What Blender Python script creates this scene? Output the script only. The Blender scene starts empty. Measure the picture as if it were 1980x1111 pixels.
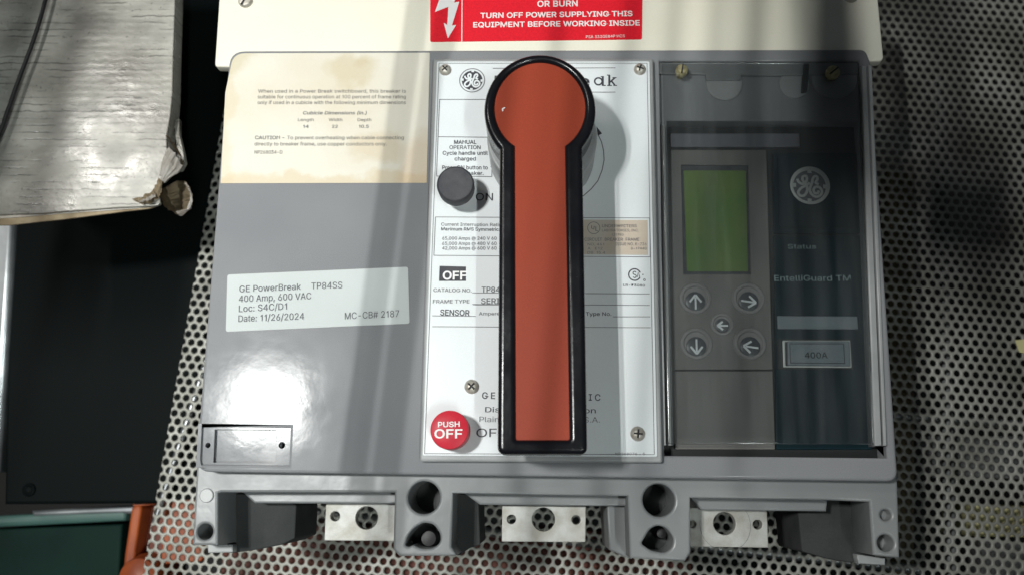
import bpy, bmesh, math, random
import numpy as np
from mathutils import Vector, Matrix
random.seed(7)
sc = bpy.context.scene
COL = sc.collection

# ------------------------------------------------------------------ camera
F = 0.14                                   # height of the breaker's front face above the shelf
CAM = Vector((-0.00172, -0.10981, 0.56090))
ax, ay, az = 0.215813, 0.028623, 0.012714
ROT = Matrix.Rotation(az, 3, 'Z') @ Matrix.Rotation(ay, 3, 'Y') @ Matrix.Rotation(ax, 3, 'X')
FPX, CX, CY = 1750.0, 990.0, 555.5
cd = bpy.data.cameras.new("camera"); cam = bpy.data.objects.new("camera", cd); COL.objects.link(cam)
cam.matrix_world = Matrix.Translation(CAM) @ ROT.to_4x4()
cd.sensor_width = 36.0; cd.lens = FPX / 1980.0 * 36.0; cd.clip_start = 0.01; cd.clip_end = 50
cd.dof.use_dof = True; cd.dof.focus_distance = 0.43; cd.dof.aperture_fstop = 9.0
sc.camera = cam

def P(u, v, z):
    """point of the horizontal plane at height z that is seen at photo pixel (u, v)"""
    d = ROT @ Vector(((u - CX) / FPX, -(v - CY) / FPX, -1.0))
    return CAM + d * ((z - CAM.z) / d.z)

# ------------------------------------------------------------------ light
sc.view_settings.view_transform = 'Standard'; sc.view_settings.look = 'None'
sc.view_settings.exposure = 0.0; sc.view_settings.gamma = 1.0
w = bpy.data.worlds.new("World"); sc.world = w; w.use_nodes = True
bg = w.node_tree.nodes['Background']; bg.inputs[0].default_value = (0.80, 0.92, 1.0, 1); bg.inputs[1].default_value = 0.045

def lamp(name, target, dist, sx, sy, power, color, aim_at, spread):
    vdir = (target - CAM).normalized(); r = Vector((vdir.x, vdir.y, -vdir.z))
    pos = target + r * (dist / r.z)
    ld = bpy.data.lights.new(name, 'AREA'); ld.shape = 'RECTANGLE'; ld.size = sx; ld.size_y = sy
    ld.energy = power; ld.color = color; ld.spread = math.radians(spread)
    o = bpy.data.objects.new(name, ld); COL.objects.link(o)
    aim = (Vector(aim_at) - pos).normalized()
    zax = -aim; yax = Vector((0.0, 1.0, 0.0)); yax = (yax - zax * yax.dot(zax)).normalized(); xax = yax.cross(zax)
    o.matrix_world = Matrix.Translation(pos) @ Matrix((xax, yax, zax)).transposed().to_4x4()
    return pos
L1 = lamp('tube_lamp', P(548, 785, F), 1.3, 0.013, 0.10, 0.95, (0.98, 1.0, 0.97), (-0.17, 0.02, F), 58)
L1B = lamp('tube_lamp', P(482, 785, F), 1.3, 0.013, 0.10, 0.95, (0.98, 1.0, 0.97), (-0.17, 0.02, F), 58)
L2 = lamp('tube_lamp', P(215, 310, 0.08), 1.3, 0.02, 0.20, 0.9, (1.0, 0.97, 0.90), (-0.20, 0.05, F), 90)
L3 = lamp('tube_lamp', P(1500, 1500, F), 2.2, 0.03, 1.20, 0.80, (0.92, 1.0, 0.97), (-0.17, 0.0, F), 24)  # fill lamp added to lift the shadows, aimed away from the right

# ------------------------------------------------------------------ materials
def mat(name, color, rough=0.5, metal=0.0, color2=None, nscale=40.0, namt=0.0, bump=0.0, bscale=300.0,
        spec=0.5, coat=0.0, detail=4.0, stretch=None, lo=0.35, hi=0.65, rvar=0.0):
    m = bpy.data.materials.new(name); m.use_nodes = True
    nt = m.node_tree; b = nt.nodes['Principled BSDF']
    b.inputs['Base Color'].default_value = (*color, 1); b.inputs['Roughness'].default_value = rough
    b.inputs['Metallic'].default_value = metal; b.inputs['Specular IOR Level'].default_value = spec
    b.inputs['Coat Weight'].default_value = coat
    tc = nt.nodes.new('ShaderNodeTexCoord'); src = tc.outputs['Object']
    if stretch:
        mp = nt.nodes.new('ShaderNodeMapping'); mp.inputs['Scale'].default_value = stretch
        nt.links.new(src, mp.inputs[0]); src = mp.outputs[0]
    if color2:
        n = nt.nodes.new('ShaderNodeTexNoise'); n.inputs['Scale'].default_value = nscale; n.inputs['Detail'].default_value = detail
        nt.links.new(src, n.inputs['Vector'])
        rp = nt.nodes.new('ShaderNodeMapRange'); rp.inputs['From Min'].default_value = lo; rp.inputs['From Max'].default_value = hi
        rp.inputs['To Max'].default_value = namt if namt else 1.0
        nt.links.new(n.outputs['Fac'], rp.inputs['Value'])
        mx = nt.nodes.new('ShaderNodeMix'); mx.data_type = 'RGBA'
        mx.inputs['A'].default_value = (*color, 1); mx.inputs['B'].default_value = (*color2, 1)
        nt.links.new(rp.outputs[0], mx.inputs['Factor']); nt.links.new(mx.outputs['Result'], b.inputs['Base Color'])
    if rvar:
        n3 = nt.nodes.new('ShaderNodeTexNoise'); n3.inputs['Scale'].default_value = 60; n3.inputs['Detail'].default_value = 6
        nt.links.new(src, n3.inputs['Vector'])
        r3 = nt.nodes.new('ShaderNodeMapRange'); r3.inputs['From Min'].default_value = .3; r3.inputs['From Max'].default_value = .7
        r3.inputs['To Min'].default_value = rough - rvar; r3.inputs['To Max'].default_value = rough + rvar
        nt.links.new(n3.outputs['Fac'], r3.inputs['Value']); nt.links.new(r3.outputs[0], b.inputs['Roughness'])
    if bump:
        n2 = nt.nodes.new('ShaderNodeTexNoise'); n2.inputs['Scale'].default_value = bscale; n2.inputs['Detail'].default_value = 5
        nt.links.new(src, n2.inputs['Vector'])
        bp = nt.nodes.new('ShaderNodeBump'); bp.inputs['Strength'].default_value = bump; bp.inputs['Distance'].default_value = 0.001
        nt.links.new(n2.outputs['Fac'], bp.inputs['Height']); nt.links.new(bp.outputs[0], b.inputs['Normal'])
    return m
def grain(m, amt=0.05, scale=2600.0):
    """fine speckle of moulded / printed surfaces"""
    nt = m.node_tree; b = nt.nodes['Principled BSDF']; inp = b.inputs['Base Color']
    n = nt.nodes.new('ShaderNodeTexNoise'); n.inputs['Scale'].default_value = scale; n.inputs['Detail'].default_value = 1
    tc = nt.nodes.new('ShaderNodeTexCoord'); nt.links.new(tc.outputs['Object'], n.inputs['Vector'])
    r = nt.nodes.new('ShaderNodeMapRange'); r.inputs['From Min'].default_value = .3; r.inputs['From Max'].default_value = .7
    r.inputs['To Min'].default_value = 1 - amt; r.inputs['To Max'].default_value = 1 + amt
    nt.links.new(n.outputs['Fac'], r.inputs['Value'])
    mx = nt.nodes.new('ShaderNodeVectorMath'); mx.operation = 'SCALE'
    if inp.is_linked: nt.links.new(inp.links[0].from_socket, mx.inputs[0])
    else: mx.inputs[0].default_value = inp.default_value[:3]
    nt.links.new(r.outputs[0], mx.inputs['Scale']); nt.links.new(mx.outputs[0], inp)
    return m

M = {}
M['grey'] = grain(mat('grey_plastic', (0.208, 0.211, 0.223), 0.12, spec=.075, color2=(0.238, 0.241, 0.25), nscale=14, bump=0.035, bscale=150, rvar=0.035), .10)
M['grey2'] = grain(mat('grey_plastic_lower', (0.175, 0.183, 0.187), 0.36, color2=(0.22, 0.227, 0.23), nscale=18, bump=0.18, bscale=120, rvar=0.06), .06)
M['greyrail'] = grain(mat('grey_frame_plastic', (0.33, 0.335, 0.34), 0.38, color2=(0.27, 0.28, 0.28), nscale=60), .06)
M['cream'] = grain(mat('cream_board', (0.80, 0.77, 0.66), 0.55, color2=(0.74, 0.70, 0.58), nscale=9, bump=0.03), .03)
M['white'] = grain(mat('white_enamel_plate', (0.74, 0.77, 0.79), 0.33, color2=(0.70, 0.73, 0.74), nscale=22, bump=.03, bscale=90), .025)
M['sticker'] = grain(mat('white_paper_sticker', (0.54, 0.57, 0.565), 0.6, spec=.15, color2=(0.50, 0.53, 0.525), nscale=16), .025)
M['ink'] = mat('black_ink', (0.035, 0.035, 0.045), 0.5)
M['inkgrey'] = mat('grey_ink', (0.16, 0.16, 0.17), 0.6)
M['inkfaint'] = mat('faded_ink', (0.25, 0.23, 0.21), 0.6)
M['stickink'] = mat('printer_ink', (0.085, 0.09, 0.10), 0.6)
M['red'] = grain(mat('red_warning_print', (0.66, 0.012, 0.025), 0.5, spec=.15), .10, 1500)
M['whiteprint'] = mat('white_print', (0.80, 0.78, 0.78), 0.5)
M['black'] = mat('black_glossy_plastic', (0.007, 0.007, 0.009), 0.22, spec=.35, bump=.08, bscale=300, rvar=.08)
M['orange'] = grain(mat('orange_red_inlay', (0.29, 0.044, 0.020), 0.4, spec=.2, color2=(0.29, 0.045, 0.022), nscale=38, detail=9, bump=.04, bscale=70), .10, 1800)
M['button'] = grain(mat('dark_grey_button', (0.045, 0.046, 0.055), 0.6, spec=.25, color2=(0.075, 0.075, 0.08), nscale=120, bump=.1, bscale=600), .1)
M['redbutton'] = grain(mat('red_button', (0.60, 0.024, 0.045), 0.40, spec=.2, color2=(0.5, 0.02, 0.04), nscale=90), .06)
M['steel'] = mat('screw_steel', (0.52, 0.50, 0.45), 0.42, 0.35, color2=(0.36, 0.32, 0.27), nscale=500)
M['brass'] = mat('brass', (0.40, 0.36, 0.20), 0.5, 0.5, color2=(0.22, 0.20, 0.11), nscale=600)
M['slot'] = mat('dark_recess', (0.012, 0.012, 0.014), 0.7)
M['silver'] = grain(mat('silver_plated_copper', (0.44, 0.44, 0.42), 0.5, 0.25, color2=(0.30, 0.285, 0.25), nscale=110, detail=9, bump=.15, bscale=500), .06)
M['barrier'] = grain(mat('dark_fibre_barrier', (0.036, 0.039, 0.039), 0.85, spec=.15, color2=(0.048, 0.05, 0.05), nscale=70), .1)
M['sheet'] = grain(mat('galvanised_sheet', (0.36, 0.355, 0.32), 0.5, 0.15, color2=(0.18, 0.175, 0.15), nscale=30, detail=10, rvar=.08), .05)
M['navy'] = grain(mat('navy_panel', (0.002, 0.014, 0.021), 0.5, spec=.15, color2=(0.003, 0.019, 0.026), nscale=40), .15, 1500)
M['keypad'] = grain(mat('grey_brown_keypad', (0.155, 0.148, 0.138), 0.5, color2=(0.12, 0.118, 0.112), nscale=40), .08, 1500)
M['tripblack'] = mat('trip_black', (0.008, 0.010, 0.011), 0.5)
M['lcd'] = grain(mat('green_lcd', (0.085, 0.17, 0.042), 0.4, color2=(0.12, 0.18, 0.05), nscale=60), .14, 1300)
M['bezel'] = grain(mat('violet_grey_bezel', (0.125, 0.125, 0.145), 0.45), .08)
M['keyring'] = mat('pale_key_ring', (0.21, 0.205, 0.20), 0.4)
M['keyink'] = mat('pale_key_print', (0.62, 0.65, 0.67), 0.5)
M['keycap'] = grain(mat('key_cap', (0.05, 0.055, 0.065), 0.4), .1)
M['badge'] = mat('silver_badge', (0.55, 0.58, 0.56), 0.4, 0.2)
M['dimtext'] = mat('dim_print', (0.20, 0.27, 0.28), 0.5)
M['plug'] = grain(mat('rating_plug', (0.15, 0.19, 0.21), 0.45, color2=(0.19, 0.21, 0.235), nscale=150), .1)
M['cabinet'] = mat('black_cabinet_paint', (0.0028, 0.0045, 0.0045), 0.6, spec=.06)
M['rail'] = mat('brushed_rail', (0.40, 0.42, 0.43), 0.35, 0.7, color2=(0.2, 0.21, 0.22), nscale=30)
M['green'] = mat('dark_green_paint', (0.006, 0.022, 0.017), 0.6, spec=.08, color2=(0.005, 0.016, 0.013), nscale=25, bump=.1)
M['greenlit'] = mat('green_paint_edge', (0.050, 0.115, 0.098), 0.5, color2=(0.04, 0.09, 0.08), nscale=25)  # the same green, lightened in the colour where light catches the rim
M['orangepaint'] = mat('orange_paint', (0.36, 0.080, 0.020), 0.45, spec=.3, color2=(0.20, 0.040, 0.012), nscale=60, bump=.1, bscale=90)
M['rust'] = mat('dark_rust_paint', (0.12, 0.020, 0.008), 0.6, color2=(0.17, 0.035, 0.012), nscale=60)
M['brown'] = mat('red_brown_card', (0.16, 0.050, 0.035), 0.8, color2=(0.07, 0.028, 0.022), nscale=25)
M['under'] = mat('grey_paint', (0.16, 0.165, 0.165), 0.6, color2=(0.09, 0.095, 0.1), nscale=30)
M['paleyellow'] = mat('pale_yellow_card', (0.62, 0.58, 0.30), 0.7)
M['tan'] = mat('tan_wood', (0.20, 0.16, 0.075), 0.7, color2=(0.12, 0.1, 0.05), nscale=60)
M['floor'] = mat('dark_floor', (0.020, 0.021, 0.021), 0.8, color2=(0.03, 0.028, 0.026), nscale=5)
M['kraft'] = mat('kraft_board', (0.40, 0.32, 0.21), 0.85, color2=(0.24, 0.18, 0.11), nscale=90, bump=.3)
M['paper'] = mat('torn_paper', (0.60, 0.58, 0.55), 0.7, color2=(0.42, 0.37, 0.32), nscale=70, bump=.4, bscale=120)
M['rubber'] = mat('black_rubber', (0.006, 0.006, 0.006), 0.5)

# aged cream label: yellowed borders and water stains
def aged_label():
    m = mat('aged_label_paper', (0.67, 0.635, 0.55), 0.5, spec=.2, color2=(0.60, 0.51, 0.37), nscale=20, namt=.55, detail=6, lo=.48, hi=.75)
    nt = m.node_tree; b = nt.nodes['Principled BSDF']; src = b.inputs['Base Color'].links[0].from_socket
    tc = nt.nodes.new('ShaderNodeTexCoord')
    nz = nt.nodes.new('ShaderNodeTexNoise'); nz.inputs['Scale'].default_value = 70; nz.inputs['Detail'].default_value = 5
    nt.links.new(tc.outputs['Object'], nz.inputs['Vector'])
    ofs = nt.nodes.new('ShaderNodeVectorMath'); ofs.operation = 'SCALE'; ofs.inputs['Scale'].default_value = 0.020
    nt.links.new(nz.outputs['Color'], ofs.inputs[0])
    add = nt.nodes.new('ShaderNodeVectorMath'); add.operation = 'ADD'
    nt.links.new(tc.outputs['Object'], add.inputs[0]); nt.links.new(ofs.outputs[0], add.inputs[1])
    def blob(px, py, r, sx=1.0, sy=1.0):
        c = P(px, py, F)
        s = nt.nodes.new('ShaderNodeVectorMath'); s.operation = 'SUBTRACT'
        s.inputs[1].default_value = (c.x + .010, c.y + .010, F)
        nt.links.new(add.outputs[0], s.inputs[0])
        k = nt.nodes.new('ShaderNodeVectorMath'); k.operation = 'MULTIPLY'; k.inputs[1].default_value = (sx, sy, 0)
        nt.links.new(s.outputs[0], k.inputs[0])
        l = nt.nodes.new('ShaderNodeVectorMath'); l.operation = 'LENGTH'; nt.links.new(k.outputs[0], l.inputs[0])
        q = nt.nodes.new('ShaderNodeMapRange'); q.inputs['From Min'].default_value = r; q.inputs['From Max'].default_value = r * .55
        nt.links.new(l.outputs['Value'], q.inputs['Value']); return q.outputs[0]
    for (a, col, f) in ((blob(680, 135, .010, .6, 1), (0.50, 0.40, 0.23), .42), (blob(700, 118, .006), (0.50, 0.40, 0.23), .35),
                        (blob(640, 358, .012, .09, 1.8), (0.55, 0.40, 0.20), .42), (blob(427, 250, .012, 1.6, .16), (0.55, 0.42, 0.22), .26),
                        (blob(826, 330, .016, 1, .6), (0.52, 0.34, 0.18), .38), (blob(730, 290, .010, .6, 1), (0.53, 0.41, 0.25), .4),
                        (blob(450, 110, .012, 1, 1), (0.53, 0.44, 0.27), .5)):
        mu = nt.nodes.new('ShaderNodeMath'); mu.operation = 'MULTIPLY'; mu.inputs[1].default_value = f; nt.links.new(a, mu.inputs[0])
        mx = nt.nodes.new('ShaderNodeMix'); mx.data_type = 'RGBA'; mx.inputs['B'].default_value = (*col, 1)
        nt.links.new(mu.outputs[0], mx.inputs['Factor']); nt.links.new(src, mx.inputs['A']); src = mx.outputs['Result']
    nt.links.new(src, b.inputs['Base Color']); return m
M['aged'] = grain(aged_label(), .03)
M['ulpaper'] = grain(mat('tan_listing_label', (0.56, 0.52, 0.46), 0.5, color2=(0.55, 0.46, 0.37), nscale=60), .06)

def clear_mat():
    m = bpy.data.materials.new('smoked_clear_plastic'); m.use_nodes = True; nt = m.node_tree
    nt.nodes.clear(); out = nt.nodes.new('ShaderNodeOutputMaterial')
    t = nt.nodes.new('ShaderNodeBsdfTransparent'); t.inputs[0].default_value = (0.82, 0.83, 0.83, 1)
    g = nt.nodes.new('ShaderNodeBsdfGlossy'); g.inputs['Roughness'].default_value = 0.12; g.inputs[0].default_value = (1, 1, 1, 1)
    fr = nt.nodes.new('ShaderNodeFresnel'); fr.inputs[0].default_value = 1.49
    mx = nt.nodes.new('ShaderNodeMixShader')
    df = nt.nodes.new('ShaderNodeBsdfDiffuse'); df.inputs[0].default_value = (.55, .58, .58, 1); m2 = nt.nodes.new('ShaderNodeMixShader')  # pale diffuse veil painted on for milky reflections in the window
    nz = nt.nodes.new('ShaderNodeTexNoise'); nz.inputs['Scale'].default_value = 1.0; nz.inputs['Detail'].default_value = 7; mp = nt.nodes.new('ShaderNodeMapping'); mp.inputs['Scale'].default_value = (140, 12, 10)
    tc = nt.nodes.new('ShaderNodeTexCoord'); nt.links.new(tc.outputs['Object'], mp.inputs[0]); nt.links.new(mp.outputs[0], nz.inputs['Vector'])
    rg = nt.nodes.new('ShaderNodeMapRange'); rg.inputs['From Min'].default_value = .35; rg.inputs['From Max'].default_value = .75; rg.inputs['To Min'].default_value = .006; rg.inputs['To Max'].default_value = .045
    nt.links.new(nz.outputs['Fac'], rg.inputs['Value']); nt.links.new(rg.outputs[0], m2.inputs[0]); nt.links.new(t.outputs[0], m2.inputs[1]); nt.links.new(df.outputs[0], m2.inputs[2])
    nt.links.new(fr.outputs[0], mx.inputs[0]); nt.links.new(m2.outputs[0], mx.inputs[1]); nt.links.new(g.outputs[0], mx.inputs[2])
    nt.links.new(mx.outputs[0], out.inputs[0]); return m
M['clear'] = clear_mat()

def cardboard_mat():
    m = mat('worn_white_cardboard', (0.44, 0.425, 0.385), 0.24, color2=(0.19, 0.175, 0.15), nscale=13, detail=12, lo=.38, hi=.72, rvar=.10)
    nt = m.node_tree; b = nt.nodes['Principled BSDF']; src = b.inputs['Base Color'].links[0].from_socket
    tc = nt.nodes.new('ShaderNodeTexCoord')
    def noise(scale, lo, hi, to0, to1, detail=4, rot=0.0):
        mp = nt.nodes.new('ShaderNodeMapping'); mp.inputs['Scale'].default_value = scale; mp.inputs['Rotation'].default_value = (0, 0, rot)
        nt.links.new(tc.outputs['Object'], mp.inputs[0])
        n = nt.nodes.new('ShaderNodeTexNoise'); n.inputs['Scale'].default_value = 1.0; n.inputs['Detail'].default_value = detail; n.inputs['Roughness'].default_value = .6
        nt.links.new(mp.outputs[0], n.inputs['Vector'])
        r = nt.nodes.new('ShaderNodeMapRange'); r.inputs['From Min'].default_value = lo; r.inputs['From Max'].default_value = hi
        r.inputs['To Min'].default_value = to0; r.inputs['To Max'].default_value = to1; nt.links.new(n.outputs['Fac'], r.inputs['Value']); return r.outputs[0]
    def op(o, a, c):
        k = nt.nodes.new('ShaderNodeMath'); k.operation = o
        for i, x in enumerate((a, c)):
            if isinstance(x, float): k.inputs[i].default_value = x
            else: nt.links.new(x, k.inputs[i])
        return k.outputs[0]
    wv = nt.nodes.new('ShaderNodeTexWave'); wv.bands_direction = 'Y'; wv.inputs['Scale'].default_value = 74; wv.inputs['Distortion'].default_value = 1.6; wv.inputs['Detail'].default_value = 2
    wv.inputs['Detail Scale'].default_value = 2.0
    nt.links.new(tc.outputs['Object'], wv.inputs['Vector'])
    crease = op('MULTIPLY', op('GREATER_THAN', wv.outputs['Fac'], .90), noise((30, 60, 10), .50, .60, 0.0, 1.0))      # broken creases over the flutes
    dirt = noise((28, 55, 10), .30, .62, .50, 1.0, 12, -.04)
    spots = noise((420, 420, 10), .30, .36, .55, 1.0, 3)
    f = op('MULTIPLY', op('MULTIPLY', dirt, spots), op('SUBTRACT', 1.0, op('MULTIPLY', crease, .55)))
    mx = nt.nodes.new('ShaderNodeVectorMath'); mx.operation = 'SCALE'
    nt.links.new(src, mx.inputs[0]); nt.links.new(f, mx.inputs['Scale']); nt.links.new(mx.outputs[0], b.inputs['Base Color'])
    h = op('ADD', op('MULTIPLY', crease, -.5), op('ADD', noise((40, 60, 10), .3, .7, 0.0, .75, 8), op('MULTIPLY', wv.outputs['Fac'], .10)))
    bp = nt.nodes.new('ShaderNodeBump'); bp.inputs['Strength'].default_value = .22; bp.inputs['Distance'].default_value = .001
    nt.links.new(h, bp.inputs['Height']); nt.links.new(bp.outputs[0], b.inputs['Normal'])
    return m
M['card'] = cardboard_mat()

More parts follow.
